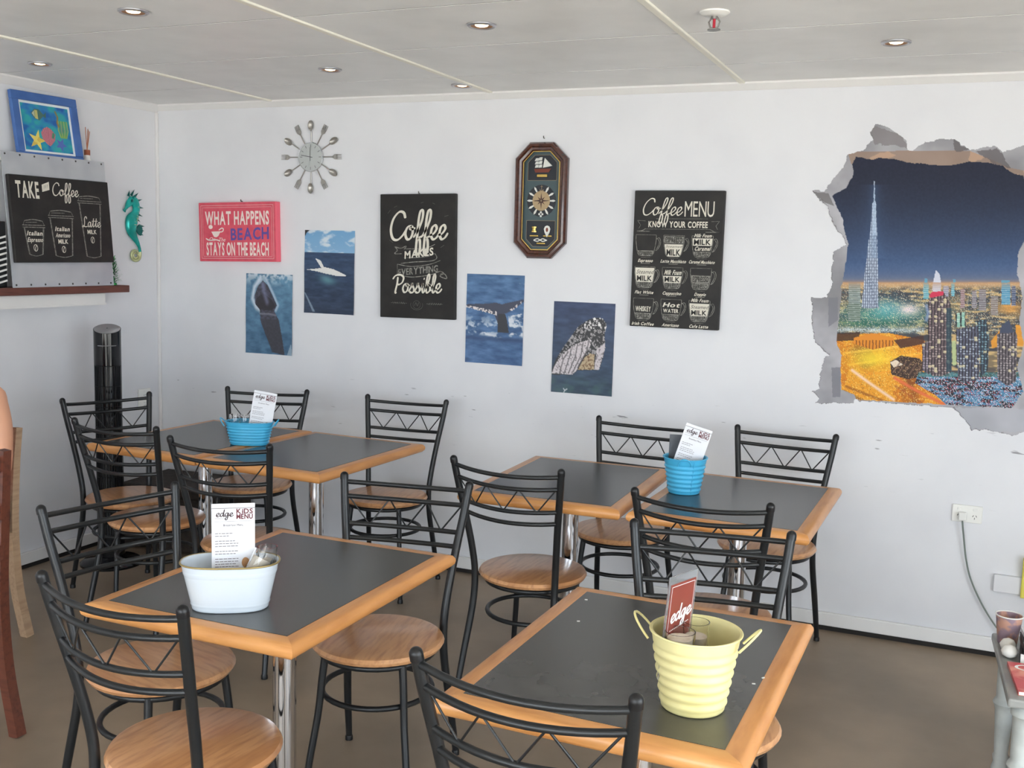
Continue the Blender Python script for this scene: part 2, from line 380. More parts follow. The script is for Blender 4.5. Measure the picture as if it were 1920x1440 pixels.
# ceiling of lay-in panels: joints filled dark in place of shade one way, cream battens the other
ceil = struct(MB().boxr(-.12, RX+.12, RY-.12, .12, RH+.022, RH+.12).build('ceiling', 'ceiling_back'))
XC = [0.0, .77, 2.02, 3.20, 4.42, 5.64, RX]
YC = [0.0, -.44, -1.04, -1.63]
while YC[-1]-.6 > RY: YC.append(YC[-1]-.6)
YC.append(RY)
rnd = random.Random(4)
for i in range(len(XC)-1):
    for j in range(len(YC)-1):
        x0, x1, y1, y0 = XC[i]+.004, XC[i+1]-.004, YC[j]-.004, YC[j+1]+.004
        d = 0.
        MB().boxr(x0, x1, y0, y1, RH+d, RH+.022).build('ceiling_panel', 'ceiling_panel', ceil)
for y in YC[1:-1]: MB().boxr(0, RX, y-.0042, y+.0042, RH+.0012, RH+.02).build('ceiling_joint_shade', 'dark_gap', ceil)  # dark filler strips stand in for shade in the joints
for x in XC[1:-1]:
    MB().boxr(x-.013, x+.013, RY, 0, RH-.007, RH+.004).build('ceiling_batten', 'batten', ceil, bevel=.003)
struct(MB().prism([(0, 0), (0, -.04), (.006, -.04), (.034, -.008), (.034, 0)], RY, 0).build('trim_3', 'white_trim', loc=(0, 0, RH)))
m = MB(); P = [(0, 0), (0, -.032), (-.006, -.032), (-.028, -.008), (-.028, 0)]
m.add([(0, y, z) for y, z in P]+[(RX, y, z) for y, z in P], [(0, 1, 2, 3, 4), (9, 8, 7, 6, 5)]+[(i, 5+i, 5+(i+1) % 5, (i+1) % 5) for i in range(5)])
struct(m.build('trim_4', 'white_trim', loc=(0, 0, RH)))
struct(MB().boxr(0, .016, -.016, 0, .08, RH-.04).build('trim_5', 'white_trim', bevel=.004))

# ================================================================== ceiling fittings
def downlight(x, y, label):
    t = thing('downlight', label, 'downlight', (x, y, RH), 0, 'recessed downlights')
    prof = [(.050, -.001), (.050, -.005), (.044, -.009), (.037, -.006), (.034, -.001)]
    MB().lathe(prof, 28, cap0=False, cap1=False).build('ring', 'silver', t, smooth=40)
    MB().lathe([(.037, -.006), (.030, -.003), (.022, -.0012), (.001, -.001)], 24, cap0=False, cap1=True).build('reflector', 'lamp_inside', t, smooth=40)
    MB().lathe([(.001, -.0075), (.012, -.007), (.020, -.005), (.023, -.0015)], 20, cap0=True, cap1=False).build('bulb', 'bulb', t, smooth=60)
downlight(1.573, -1.862, 'warm recessed downlight in the panel over the white tub table')
downlight(.437, -1.193, 'warm recessed downlight close to the left wall above the blue framed painting')
downlight(2.594, -1.358, 'warm recessed downlight in the panel beyond the two cream battens, above the octagonal clock')
downlight(1.607, -.752, 'warm recessed downlight in front of the cutlery clock')
downlight(3.859, -.722, 'warm recessed downlight in front of the city mural')
downlight(1.975, -.235, 'recessed downlight close against the back wall beside a cream batten end')
t = thing('fire_sprinkler', 'white round ceiling rosette with a hanging metal fire sprinkler head', 'sprinkler', (3.367, -1.324, RH))
MB().lathe([(.046, 0), (.046, -.004), (.034, -.012), (.016, -.014)], 28, cap0=False).build('rosette', 'plastic_white', t, smooth=40)
MB().lathe([(.010, -.012), (.010, -.022)], 14).build('nozzle', 'gun_metal', t, smooth=40)
m = MB()
for s in (-1, 1): m.tube([(s*.009, 0, -.018), (s*.017, 0, -.030), (s*.012, 0, -.046), (0, 0, -.052)], .0028, 6)
m.build('yoke', 'gun_metal', t, smooth=50)
MB().lathe([(.0045, -.022), (.0045, -.048)], 10).build('glass_bulb', 'red_cloth', t, smooth=50)
m = MB().lathe([(.010, -.051), (.020, -.053), (.020, -.055)], 20)
m.build('deflector', 'gun_metal', t, smooth=40)

# ================================================================== chairs
HT = .893                                            # top of the back posts
def build_chair():
    t = thing('bistro_chair', '', 'chair')
    # round seat of glued timber strips
    prof = [(.0, .430), (.170, .430), (.192, .436), (.198, .446), (.192, .456), (.178, .4605), (.0, .4605)]
    MB().lathe(prof, 40, cap0=False, cap1=False).build('seat', 'seat_wood', t, smooth=35)
    MB().tube([(.168*math.cos(a), .168*math.sin(a), .421) for a in np.linspace(0, 2*math.pi, 37)[:-1]], .0095, 8, closed=True).build('seat_ring', 'black_metal', t, smooth=60)
    fr = [(.163*math.cos(a), .163*math.sin(a), .300) for a in np.linspace(0, 2*math.pi, 37)[:-1]]
    MB().tube(fr, .0085, 8, closed=True).build('foot_ring', 'black_metal', t, smooth=60)
    # posts lean back above the seat and splay out as rear legs below it
    def post(s):
        return catmull([(s*.208, -.238, HT), (s*.197, -.218, .80), (s*.180, -.190, .68), (s*.165, -.162, .55), (s*.158, -.150, .45), (s*.160, -.158, .34), (s*.172, -.192, .18), (s*.182, -.232, .012)], 6)
    def at(s, z):
        p = post(s); i = min(range(len(p)), key=lambda q: abs(p[q][2]-z)); return np.array(p[i])
    for s in (-1, 1):
        p = post(s); p[0] = np.array((s*.2065, -.235, HT-.012))
        lg = MB().tube(p, [.0125]*(len(p)-8)+list(np.linspace(.0125, .0105, 8)), 12).build('back_leg', 'black_metal', t, smooth=60)
        c = [(.0132*math.cos(a), .0132*math.sin(a)) for a in np.linspace(0, math.pi/2, 6)]
        MB().lathe([(.0132, -.012)]+c[:-1]+[(.001, .0132)], 14).build('end_cap', 'black_plastic', lg, loc=(s*.2068, -.2355, HT-.0132), rot=(R(12), s*R(5), 0), smooth=60)
        q = catmull([(s*.118, .118, .424), (s*.124, .124, .36), (s*.132, .136, .25), (s*.150, .160, .10), (s*.154, .168, .012)], 5)
        MB().tube(q, list(np.linspace(.0115, .0100, len(q))), 12).build('leg', 'black_metal', t, smooth=60)
        for (fx, fy) in ((s*.182, -.232), (s*.154, .168)):
            MB().lathe([(.0125, 0), (.0125, .012), (.0105, .018)], 12).build('foot_cap', 'black_plastic', t, loc=(fx, fy, 0), smooth=40)
    def rail(z, bow=.043):
        a, b = at(-1, z), at(1, z)
        return [(a[0]+(b[0]-a[0])*u, a[1]-bow*(1-(2*u-1)**2), z-.010*(1-(2*u-1)**2)) for u in np.linspace(0, 1, 15)]
    zs = (.862, .818, .735, .692)
    for z in zs: MB().tube(rail(z), .0078, 8).build('back_rail', 'black_metal', t, smooth=60)
    m = MB(); A, B_ = rail(zs[1]), rail(zs[2])
    def pick(P, u):
        x = u*14; i = min(int(x), 13); return tuple(P[i][k]+(P[i+1][k]-P[i][k])*(x-i) for k in range(3))
    pts = [pick(A if k % 2 == 0 else B_, .03+.94*k/6) for k in range(7)]
    for a, b in zip(pts, pts[1:]): m.tube([a, b], .0026, 6)
    m.build('zigzag_wire', 'black_metal', t, smooth=60)
    return t
CHAIRS = [
 (2.580, -2.790, -5, 'black metal chair at the white tub table, its seat tucked in, facing the picture wall'),
 (2.180, -2.450, -105, 'black metal chair with wooden seat on the long left side of the white tub table'),
 (2.606, -2.010, 190, 'black metal chair at the white tub table with its back towards the whale posters'),
 (2.760, -1.165, -4, 'black metal chair facing the wall at the empty table beside the round blue bucket'),
 (3.493, -2.800, -2, 'black metal chair at the yellow bucket table, facing the picture wall'),
 (3.452, -1.320, 0, 'black metal chair pulled up to the table under the round blue bucket, facing the wall'),
 (3.605, -2.126, 191, 'black metal chair behind the yellow bucket, facing away from the picture wall'),
 (2.875, -.465, 177, 'black metal chair against the wall, partly behind the menu in the round blue bucket'),
 (3.469, -.375, 176, 'black metal chair against the wall beside the torn city mural'),
 (1.705, -.410, 186, 'black metal chair against the wall below the coffee lettering board'),
 (1.009, -.510, 197, 'black metal chair against the wall behind the oval blue tub'),
 (.712, -.995, -112, 'black metal chair turned sideways directly in front of the black tower fan'),
 (1.072, -1.230, 1, 'black metal chair facing the wall, overlapping the chair by the tower fan'),
 (1.636, -1.327, 7, 'black metal chair facing the wall in front of the oval blue tub'),
]
c0 = build_chair(); G = 'black bistro chairs with round wooden seats'
for i, (x, y, rz, lab) in enumerate(CHAIRS):
    if i == 0:
        c0.location = (x, y, 0); c0.rotation_euler = (0, 0, R(rz)); c0['label'] = lab; c0['group'] = G
    else: dup(c0, (x, y, 0), R(rz), lab, G)

# ================================================================== tables
TH, TX, TY, EB = .745, .302, .397, .046              # height, half sizes, wooden edge width
def build_table():
    t = thing('cafe_table', '', 'table')
    ix, iy = TX-EB, TY-EB
    MB().boxr(-ix, ix, -iy, iy, TH-.022, TH).build('laminate_top', 'laminate', t)
    # mitred edging with a rounded nose
    prof = [(0, -.001), (EB-.016, -.001), (EB-.007, -.004), (EB-.001, -.013), (EB, -.020), (EB-.002, -.028), (EB-.010, -.036), (EB-.020, -.038), (0, -.038)]
    def side(ax, s):
        vs = []; n = len(prof)
        for e in (-1, 1):
            for d, z in prof:
                if ax == 'x': vs.append((s*(ix+d), e*(iy+d), TH+z))
                else: vs.append((e*(ix+d), s*(iy+d), TH+z))
        fs = [tuple(range(n)), tuple(range(2*n-1, n-1, -1))]+[(i, n+i, n+(i+1) % n, (i+1) % n) for i in range(n)]
        return MB().add(vs, fs)
    for s in (-1, 1):
        side('x', s).build('wooden_edge', 'edge_wood', t, smooth=40)
        side('y', s).build('wooden_edge', 'edge_wood_x', t, smooth=40)
    m = MB().box((0, 0, TH-.034), (.36, .045, .022)).box((0, 0, TH-.035), (.045, .44, .022)).lathe([(.05, TH-.075), (.05, TH-.045)], 20)
    m.build('support_bracket', 'black_metal', t, bevel=.004)
    MB().lathe([(.031, .045), (.031, TH-.06)], 28).build('column', 'chrome', t, smooth=40)
    MB().lathe([(.108, 0), (.110, .004), (.108, .012), (.085, .026), (.055, .042), (.040, .060), (.034, .062)], 40).build('base', 'gun_metal', t, smooth=40)
    return t
TABLES = [
 (2.560, -2.415, 0, 'dark laminate table with wooden edge carrying the white oval tub'),
 (3.556, -2.515, -.8, 'dark laminate table with wooden edge carrying the ribbed yellow bucket'),
 (1.660, -.920, -2.2, 'wooden edged dark table of the oval blue tub pair, away from the tower fan'),
 (1.050, -.893, -2.4, 'wooden edged dark table of the oval blue tub pair, next to the tower fan'),
 (2.808, -.905, 1.6, 'bare topped dark table with wooden edge, pushed against the round blue bucket table'),
 (3.452, -.905, -1.2, 'dark laminate table with wooden edge carrying the round blue bucket'),
]
t0 = build_table(); G = 'dark laminate cafe tables with wooden edges'
for i, (x, y, rz, lab) in enumerate(TABLES):
    if i == 0:
        t0.location = (x, y, 0); t0.rotation_euler = (0, 0, R(rz)); t0['label'] = lab; t0['group'] = G
    else: dup(t0, (x, y, 0), R(rz), lab, G)

# ================================================================== tubs, buckets, menu cards, glasses
def stad(p, sy, e=2.7):                              # squarer oval: superellipse instead of an ellipse
    x, y, z = p; y = y/sy; r = math.hypot(x, y)
    if r < 1e-9: return p
    c, s_ = abs(x/r), abs(y/r); k = 1/((c**e+s_**e)**(1/e))
    return (x*k**.8, y*k*sy, z)
def tub(name, label, cat, x, y, rz, rb, rt_, h, sy, m, ribs=0, gold=False, handles=None, seam=None):
    t = thing(name, label, cat, (x, y, TH+.001), rz)
    n = 40; prof = [(rb*.97, .0), (rb, .002)]
    K = 44
    for i in range(1, K+1):
        u = i/K; r = rb+(rt_-rb)*u
        if ribs and .06 < u < .86: r += .0022*math.sin((u-.06)/.8*ribs*2*math.pi)
        if not ribs:
            for uu, a in ((.12, .0016), (.80, .0012), (.835, .0012)): r += a*math.exp(-((u-uu)/.012)**2)
        prof.append((r, .002+(h-.006)*u))
    prof += [(rt_+.003, h-.003), (rt_+.003, h), (rt_-.001, h)]
    inner = [(rb+(rt_-rb)*u-.0025, .004+(h-.005)*u) for u in np.linspace(1, 0, 16)]
    mb = MB().lathe(prof+inner, n*2, sy=sy, cap0=True, cap1=True)
    if sy < 1: mb.v = [stad(v, sy) for v in mb.v]
    mb.build('body', m, t, smooth=50)
    rim = [stad(q, sy) if sy < 1 else q for q in [((rt_+.0022)*math.cos(a), sy*(rt_+.0022)*math.sin(a), h-.001) for a in np.linspace(0, 2*math.pi, 65)[:-1]]]
    MB().tube(rim, .0023, 8, closed=True).build('rim', 'tub_gold' if gold else m, t, smooth=60)
    if handles:
        ang, drop, out, wd_ = handles
        for s in (0, math.pi):
            a = ang+s; ca, sa = math.cos(a), math.sin(a); r0 = rt_*(1 if abs(ca) > .7 else sy)
            pts = []
            for v in np.linspace(0, math.pi, 13):
                w_ = wd_*math.cos(v); o = r0+.002+out*math.sin(v); z = h-.022+.036*math.sin(v)*drop
                pts.append((ca*o-sa*w_, sa*o+ca*w_, z))
            MB().tube(pts, .0024, 8).build('handle', m, t, smooth=60)
    if seam is not None:
        ca, sa = math.cos(seam), math.sin(seam)
        MB().tube([(ca*(rb+.001), sa*(rb+.001)*sy, .004), (ca*(rt_+.001), sa*(rt_+.001)*sy, h-.006)], .0014, 5).build('seam', m, t)
    return t
tub('oval_tub', 'white oval metal tub with gold rim on the table, holding a kids menu', 'tub', 2.586, -2.668, R(31), .088, .112, .113, .60, 'tub_white', gold=True)
tub('oval_tub', 'bright blue oval metal tub with small side handles where two tables meet', 'tub', 1.333, -.945, R(20), .082, .102, .100, .60, 'tub_blue', ribs=6, handles=(0, .9, .024, .022))
tub('round_bucket', 'bright blue round ribbed metal bucket at the edge of a table', 'bucket', 3.243, -.905, 0, .057, .078, .132, 1., 'tub_blue', ribs=6, handles=(R(-78), .8, .018, .024), seam=R(-52))
tub('round_bucket', 'pale yellow round ribbed metal bucket with wire loop handles', 'bucket', 3.712, -2.717, 0, .0605, .084, .150, 1., 'bucket_yellow', ribs=6, handles=(R(2), 1.1, .034, .026))

def card(name, label, loc, rz, tilt, lean, kind, w=.100, h=.212):
    """upright menu card; lean turns it in its own plane, tilt tips it back"""
    t = thing(name, label, 'menu card', loc, rz); t.rotation_euler = (tilt, lean, rz)
    if kind == 'grey':
        MB().box((0, 0, h/2), (w, .003, h)).build('panel', 'card_grey', t, bevel=.0008); return t
    body = MB().box((0, 0, h/2), (w, .003, h)).build('panel', 'acrylic' if kind == 'edge' else 'card_white', t, bevel=.0008)
    y = -.0026
    if kind == 'edge':
        MB().box((0, -.0003, h*.47), (w*.88, .0034, h*.90)).build('printed_sheet', 'card_brown', t)
        m = MB(); fx, z0, z1 = w*.40, h*.04, h*.895
        for a, b in (((-fx, z0), (fx, z0)), ((fx, z0), (fx, z1)), ((fx, z1), (-fx, z1)), ((-fx, z1), (-fx, z0))): m.quads([a, b], .0016, y)
        m.build('border_line', 'ink_white', t)
        script_into(MB(), 'edge', 0, h*.555, .0155, .070, .34, y, rise=.12).build('lettering', 'ink_white', t)
        m = MB()
        for k in range(14): m.quads([(-.032+.0047*k, h*.46+k*.0007), (-.0292+.0047*k, h*.46+k*.0007)], .004, y)
        m.build('small_print', 'ink_white', t)
        return t
    script_into(MB(), 'edge', -.021, h*.855, .0085, .040, .30, y).build('lettering', 'ink_dark', t)
    MB().quads([(-.043, h*.835), (-.016, h*.835)], .0012, y).build('small_print', 'ink_grey', t)
    m = MB(); text_into(m, 'KiDS', .026, h*.885, .0115, .038, 1, y=y); text_into(m, 'MENU', .026, h*.825, .0115, .038, 1, y=y)
    m.build('lettering', 'ink_maroon', t)
    MB().box((0, -.0004, h*.975), (w, .0034, h*.045)).build('header_band', 'card_white', t)
    m = MB().quads([(-.05, h*.948), (.05, h*.948)], .0022, y).quads([(-.044, h*.80), (.044, h*.80)], .0009, y)
    m.build('rule', 'ink_grey', t)
    m = MB(); text_into(m, 'Breakfast Menu', 0, h*.745, .0052, .046, 0, y=y); m.build('lettering', 'ink_grey', t)
    m = MB(); rn = random.Random(3); z = h*.665
    for blk in (2, 3, 2, 4, 2, 2):
        for k in range(blk):
            x = -.042
            for q in range(rn.randint(4, 7)):
                l = rn.uniform(.004, .009)
                if x+l > .012: break
                m.quads([(x, z), (x+l, z)], .0024, y); x += l+.0016
            z -= .0062
        z -= .0058
        if z < .02: break
    m.build('small_print', 'ink_grey', t)
    sp = [(.028+.009*math.cos(a)*1., h*.33+.0125*math.sin(a)) for a in np.linspace(0, 2*math.pi, 17)[:-1]]
    MB().flat(sp, y).quads([(.026, h*.285), (.020, h*.12)], .0045, y).build('printed_spoon', 'ink_tan', t)
    return t
def glass(label, loc, r=.024, h=.062, fill=.45, rot=(0, 0, 0), group='small glass jars'):
    t = thing('glass_jar', label, 'jar', loc, 0, group); t.rotation_euler = rot
    prof = [(r*.80, 0), (r*.92, .004), (r*.95, h*.72), (r, h*.80), (r, h), (r-.002, h), (r-.002, h*.80), (r*.95-.002, h*.72), (r*.90-.002, .006)]
    MB().lathe(prof, 24).build('vessel', 'glass', t, smooth=40)
    if fill: MB().lathe([(r*.83-.002, .0065), (r*.90-.002, h*fill)], 20).build('contents', 'sugar', t, smooth=40)
    return t
z0 = TH+.006
card('menu_card', 'white kids menu card standing in the white oval tub', (2.584, -2.654, z0+.026), R(37), R(-5), R(0), 'kids')
glass('clear glass jar tipped against the menu in the white tub', (2.636, -2.652, z0+.068), .0270, .066, .75, (R(-28), R(16), 0))
glass('clear glass jar standing behind the tipped jar in the white tub', (2.642, -2.600, z0+.066), .0240, .066, .5)
card('menu_card', 'cream kids menu card leaning in the oval blue tub', (1.368, -.937, z0+.014), R(24), R(-6), R(9), 'kids')
glass('clear glass jar in the oval blue tub, beside the tub handle', (1.272, -.967, z0+.056), .0250, .066, .4)
glass('clear glass jar in the oval blue tub, touching the menu card', (1.312, -.952, z0+.054), .0240, .066, .4)
card('menu_card', 'white kids menu card leaning well over in the round blue bucket', (3.232, -.920, z0+.036), R(20), R(-3), R(17), 'kids')
card('menu_card', 'plain dark grey card behind the menu in the round blue bucket', (3.216, -.880, z0), R(20), R(-3), R(1), 'grey', w=.085, h=.20)
glass('clear glass jar in the round blue bucket', (3.262, -.945, z0+.058), .0230, .062, .4)
card('menu_card', 'brown menu card with white script in clear acrylic, in the yellow bucket', (3.668, -2.714, z0+.050), R(72), R(4), R(1.5), 'edge', h=.202)
glass('clear glass jar in the yellow bucket, in front of the brown card', (3.690, -2.752, z0+.088), .0290, .062, .80)
glass('clear glass jar in the yellow bucket, standing deeper behind the other jar', (3.706, -2.690, z0+.090), .0260, .062, .55)
for i, (x, y, a) in enumerate(((3.800, -2.560, .3), (3.812, -2.520, .9), (3.360, -2.380, .4), (3.325, -2.225, .2))):
    tag(MB().box((0, 0, .0012), (.007, .003, .0022)).build('bread_crumb', 'paper', loc=(x, y, TH), rot=(0, 0, a), bevel=.0006),
        ('tiny pale crumb near the wooden edge beside the yellow bucket', 'tiny pale crumb beside the yellow bucket, closer to its chair free edge', 'tiny pale crumb in the middle of the yellow bucket table', 'tiny pale crumb near the far corner of the yellow bucket table')[i], 'crumb', 'crumbs on the table')

# ================================================================== printed pictures (colour per vertex on a fine grid)
def vnoise(h, w, cx, cy, seed, octv=4):
    rg = np.random.RandomState(seed); out = np.zeros((h, w)); amp = 1.; tot = 0.
    for o in range(octv):
        gx, gy = int(cx*2**o)+2, int(cy*2**o)+2
        g = rg.rand(gy+1, gx+1); yy = np.linspace(0, gy-1e-3, h); xx = np.linspace(0, gx-1e-3, w)
        y0 = yy.astype(int); x0 = xx.astype(int); fy = (yy-y0)[:, None]; fx = (xx-x0)[None]
        fy = fy*fy*(3-2*fy); fx = fx*fx*(3-2*fx)
        a = g[y0][:, x0]*(1-fx)+g[y0][:, x0+1]*fx; b = g[y0+1][:, x0]*(1-fx)+g[y0+1][:, x0+1]*fx
        out += amp*(a*(1-fy)+b*fy); tot += amp; amp *= .55
    return out/tot
def inpoly(U, V, poly):
    c = np.zeros(U.shape, bool); n = len(poly)
    for i in range(n):
        x0, y0 = poly[i]; x1, y1 = poly[(i+1) % n]
        if y0 == y1: continue
        k = ((V >= min(y0, y1)) & (V < max(y0, y1))); xi = x0+(V-y0)*(x1-x0)/(y1-y0)
        c ^= k & (U < xi)
    return c
def mix(img, mask, col, a=1.):
    mm = (mask*a)[..., None] if mask.dtype != bool else (mask.astype(float)*a)[..., None]
    img[:] = img*(1-mm)+np.array(col)/255.*mm
def stroke(img, U, V, pts, w, col, a=1.):
    d = np.full(U.shape, 9e9)
    for (x0, y0), (x1, y1) in zip(pts, pts[1:]):
        dx, dy = x1-x0, y1-y0; l2 = dx*dx+dy*dy+1e-9; t = np.clip(((U-x0)*dx+(V-y0)*dy)/l2, 0, 1)
        d = np.minimum(d, np.hypot(U-x0-t*dx, V-y0-t*dy))
    mix(img, np.clip(1.2-d/w, 0, 1), col, a)
def grid_print(name, xs, zs, img, parent, material='print', keep=None, y=0., curl=0.):
    h, w_ = img.shape[:2]; X, Zz = np.meshgrid(xs, zs); Y = np.full(X.shape, y)
    if curl:
        u = np.linspace(-1, 1, w_)[None]; v = np.linspace(0, 1, h)[:, None]
        Y = Y-curl*(np.abs(u)**3)*(v**2)-curl*.25*(1-np.cos(v*7))
    co = np.stack([X, Y, Zz], -1).reshape(-1, 3)
    i = np.arange(h-1)[:, None]*w_+np.arange(w_-1)[None]
    q = np.stack([i, i+w_, i+w_+1, i+1], -1).reshape(-1, 4)
    if keep is not None:
        kk = (keep[:-1, :-1] & keep[1:, 1:]).reshape(-1); q = q[kk]
    me = bpy.data.meshes.new(name); nq = len(q)
    me.vertices.add(len(co)); me.vertices.foreach_set('co', co.astype(np.float32).ravel())
    me.loops.add(nq*4); me.loops.foreach_set('vertex_index', q.astype(np.int32).ravel())
    me.polygons.add(nq); me.polygons.foreach_set('loop_start', (np.arange(nq)*4).astype(np.int32)); me.update(calc_edges=True)
    a = me.color_attributes.new('Col', 'FLOAT_COLOR', 'POINT'); im = np.clip(img, 0, 1)
    lin = np.where(im <= .04045, im/12.92, ((im+.055)/1.055)**2.4); rgba = np.concatenate([lin, np.ones((h, w_, 1))], -1)
    a.data.foreach_set('color', rgba.astype(np.float32).ravel()); me.materials.append(M[material])
    o = bpy.data.objects.new(name, me); COL.objects.link(o)
    if parent: o.parent = parent
    return o
def base(h, w_, top, bot):
    v = np.linspace(0, 1, h)[:, None, None]; return np.ones((h, w_, 1))*(np.array(top)/255*(1-v)+np.array(bot)/255*v)
def lerpn(pts, ox, oy, sx, sy): return [((a-ox)/sx, (b-oy)/sy) for a, b in pts]

def whale_tail(h, w_):
    U, V = np.meshgrid(np.linspace(0, 1, w_), np.linspace(0, 1, h)); img = base(h, w_, (66, 106, 152), (62, 98, 146))
    n = vnoise(h, w_, 5, 26, 1, 4); img += ((n-.5)*.34)[..., None]*np.array([.8, .9, 1.])
    g = lambda p: lerpn(p, 85, 85, 620, 960)
    f = vnoise(h, w_, 8, 16, 2, 4)
    mix(img, np.clip((f-.50)*9, 0, 1)*(V > .46)*(V < .69)*np.clip(1.1-np.abs(V-.60)*6, 0, 1), (222, 228, 236), .85)
    mix(img, np.clip((f-.42)*8, 0, 1)*np.exp(-((V-.665+.02*np.sin(U*9))/.018)**2), (236, 238, 242), .95)
    mix(img, np.clip((f-.45)*8, 0, 1)*inpoly(U, V, g([(545, 520), (720, 480), (720, 720), (550, 720)])), (226, 230, 236), .9)
    mix(img, np.exp(-((V-.72)/.03)**2), (34, 58, 98), .6)
    mix(img, (np.clip((f-.55)*8, 0, 1))*np.exp(-((V-.1)/.02)**2)*(U > .8), (230, 235, 240))
    tail = [(85, 415), (200, 405), (330, 398), (400, 382), (470, 398), (560, 372), (690, 338), (712, 350), (650, 405), (590, 450), (545, 480), (500, 500), (525, 560), (552, 700), (430, 700), (430, 600), (395, 515), (300, 488), (200, 462), (85, 440)]
    T = inpoly(U, V, g(tail)); mix(img, T, (56, 62, 82))
    mix(img, inpoly(U, V, g([(430, 500), (510, 500), (530, 560), (552, 700), (430, 700), (430, 600)])), (44, 46, 54))
    s = vnoise(h, w_, 40, 40, 5, 2)
    low = inpoly(U, V, g([(85, 425), (300, 455), (420, 480), (420, 520), (300, 492), (85, 446)])) | inpoly(U, V, g([(560, 450), (690, 350), (712, 352), (600, 450), (560, 476)]))
    mix(img, low & (s > .46), (226, 216, 214))
    return img
def whale_head(h, w_):
    U, V = np.meshgrid(np.linspace(0, 1, w_), np.linspace(0, 1, h)); img = base(h, w_, (36, 54, 92), (38, 62, 84))
    n = vnoise(h, w_, 4, 22, 11, 4); img += ((n-.5)*.22)[..., None]*np.array([.8, .9, 1.])
    g = lambda p: lerpn(p, 1015, 380, 665, 985)
    mix(img, np.clip((V-.78)*9, 0, 1)*np.clip((vnoise(h, w_, 5, 14, 12, 3)-.3)*3, 0, 1), (56, 92, 92), .6)
    body = [(1000, 1160), (1060, 1000), (1150, 850), (1290, 640), (1400, 560), (1470, 535), (1550, 540), (1595, 600), (1578, 720), (1590, 850), (1560, 1000), (1530, 1092), (1440, 1100), (1300, 1112), (1240, 1165), (1000, 1180)]
    Bm = inpoly(U, V, g(body)); mix(img, Bm, (36, 35, 38))
    s = vnoise(h, w_, 46, 64, 13, 2); mix(img, Bm & (s > .58) & (V < .62), (178, 172, 172), .9)
    mix(img, Bm & (s > .62) & (V < .28), (240, 238, 236))
    wt = inpoly(U, V, g([(1010, 1160), (1080, 1010), (1160, 920), (1260, 835), (1340, 800), (1440, 770), (1425, 850), (1380, 930), (1330, 1020), (1290, 1110), (1240, 1165)]))
    mix(img, wt, (216, 206, 210))
    w2 = inpoly(U, V, g([(1500, 870), (1588, 800), (1590, 850), (1530, 1092), (1478, 1092), (1490, 980)])); mix(img, w2, (210, 200, 204))
    ye = inpoly(U, V, g([(1300, 1105), (1370, 970), (1430, 920), (1480, 930), (1478, 1092)])); mix(img, ye, (190, 166, 130)); mix(img, ye & (s > .55), (120, 86, 56))
    for a in ([(1100, 1160), (1140, 1000), (1190, 920)], [(1150, 1160), (1210, 960), (1220, 890)], [(1200, 1150), (1270, 960), (1290, 830)], [(1250, 1130), (1330, 950), (1350, 810)], [(1300, 1080), (1390, 900), (1410, 800)]):
        stroke(img, U, V, g(a), .009, (58, 52, 56))
    mix(img, (wt | w2) & (s < .38), (110, 102, 104), .8)
    stroke(img, U, V, g([(1150, 1320), (1165, 1340), (1190, 1322)]), .008, (230, 235, 238)); stroke(img, U, V, g([(1165, 1340), (1155, 1362)]), .008, (225, 230, 235))
    return img
def whale_rise(h, w_):
    U, V = np.meshgrid(np.linspace(0, 1, w_), np.linspace(0, 1, h)); img = base(h, w_, (86, 132, 164), (66, 104, 136))
    n = vnoise(h, w_, 6, 18, 21, 4); img += ((n-.5)*.30)[..., None]*np.array([.8, .95, 1.])
    g = lambda p: lerpn(p, 382, 565, 320, 560)
    f = vnoise(h, w_, 12, 20, 22, 3); mix(img, np.clip((f-.40)*6, 0, 1)*np.clip(1-V*6, 0, 1), (226, 234, 240), .9)
    stroke(img, U, V, g([(480, 600), (440, 660), (428, 740), (455, 800), (490, 820)]), .045, (214, 224, 236), .9)
    stroke(img, U, V, g([(520, 600), (570, 700), (605, 780), (590, 815)]), .030, (190, 206, 224), .8)
    body = inpoly(U, V, g([(498, 612), (530, 640), (570, 720), (598, 780), (578, 820), (610, 880), (630, 1000), (650, 1125), (572, 1110), (520, 1000), (485, 900), (478, 815), (448, 780), (442, 720), (465, 650)]))
    mix(img, body, (74, 74, 92)); s = vnoise(h, w_, 26, 40, 23, 2); mix(img, body & (s > .5), (54, 54, 62), .8)
    mix(img, inpoly(U, V, g([(455, 740), (500, 700), (560, 740), (590, 790), (560, 820), (480, 815), (450, 780)])), (42, 38, 44), .85)
    stroke(img, U, V, g([(498, 640), (510, 700), (530, 760)]), .05, (132, 138, 176), .6)
    stroke(img, U, V, g([(480, 845), (540, 842), (590, 850)]), .015, (150, 150, 160), .6)
    mix(img, inpoly(U, V, g([(480, 880), (610, 880), (650, 1125), (560, 1110)])), (58, 58, 66), .7)
    mix(img, inpoly(U, V, g([(665, 1130), (695, 1040), (705, 1135)])), (170, 190, 206), .8)
    return img
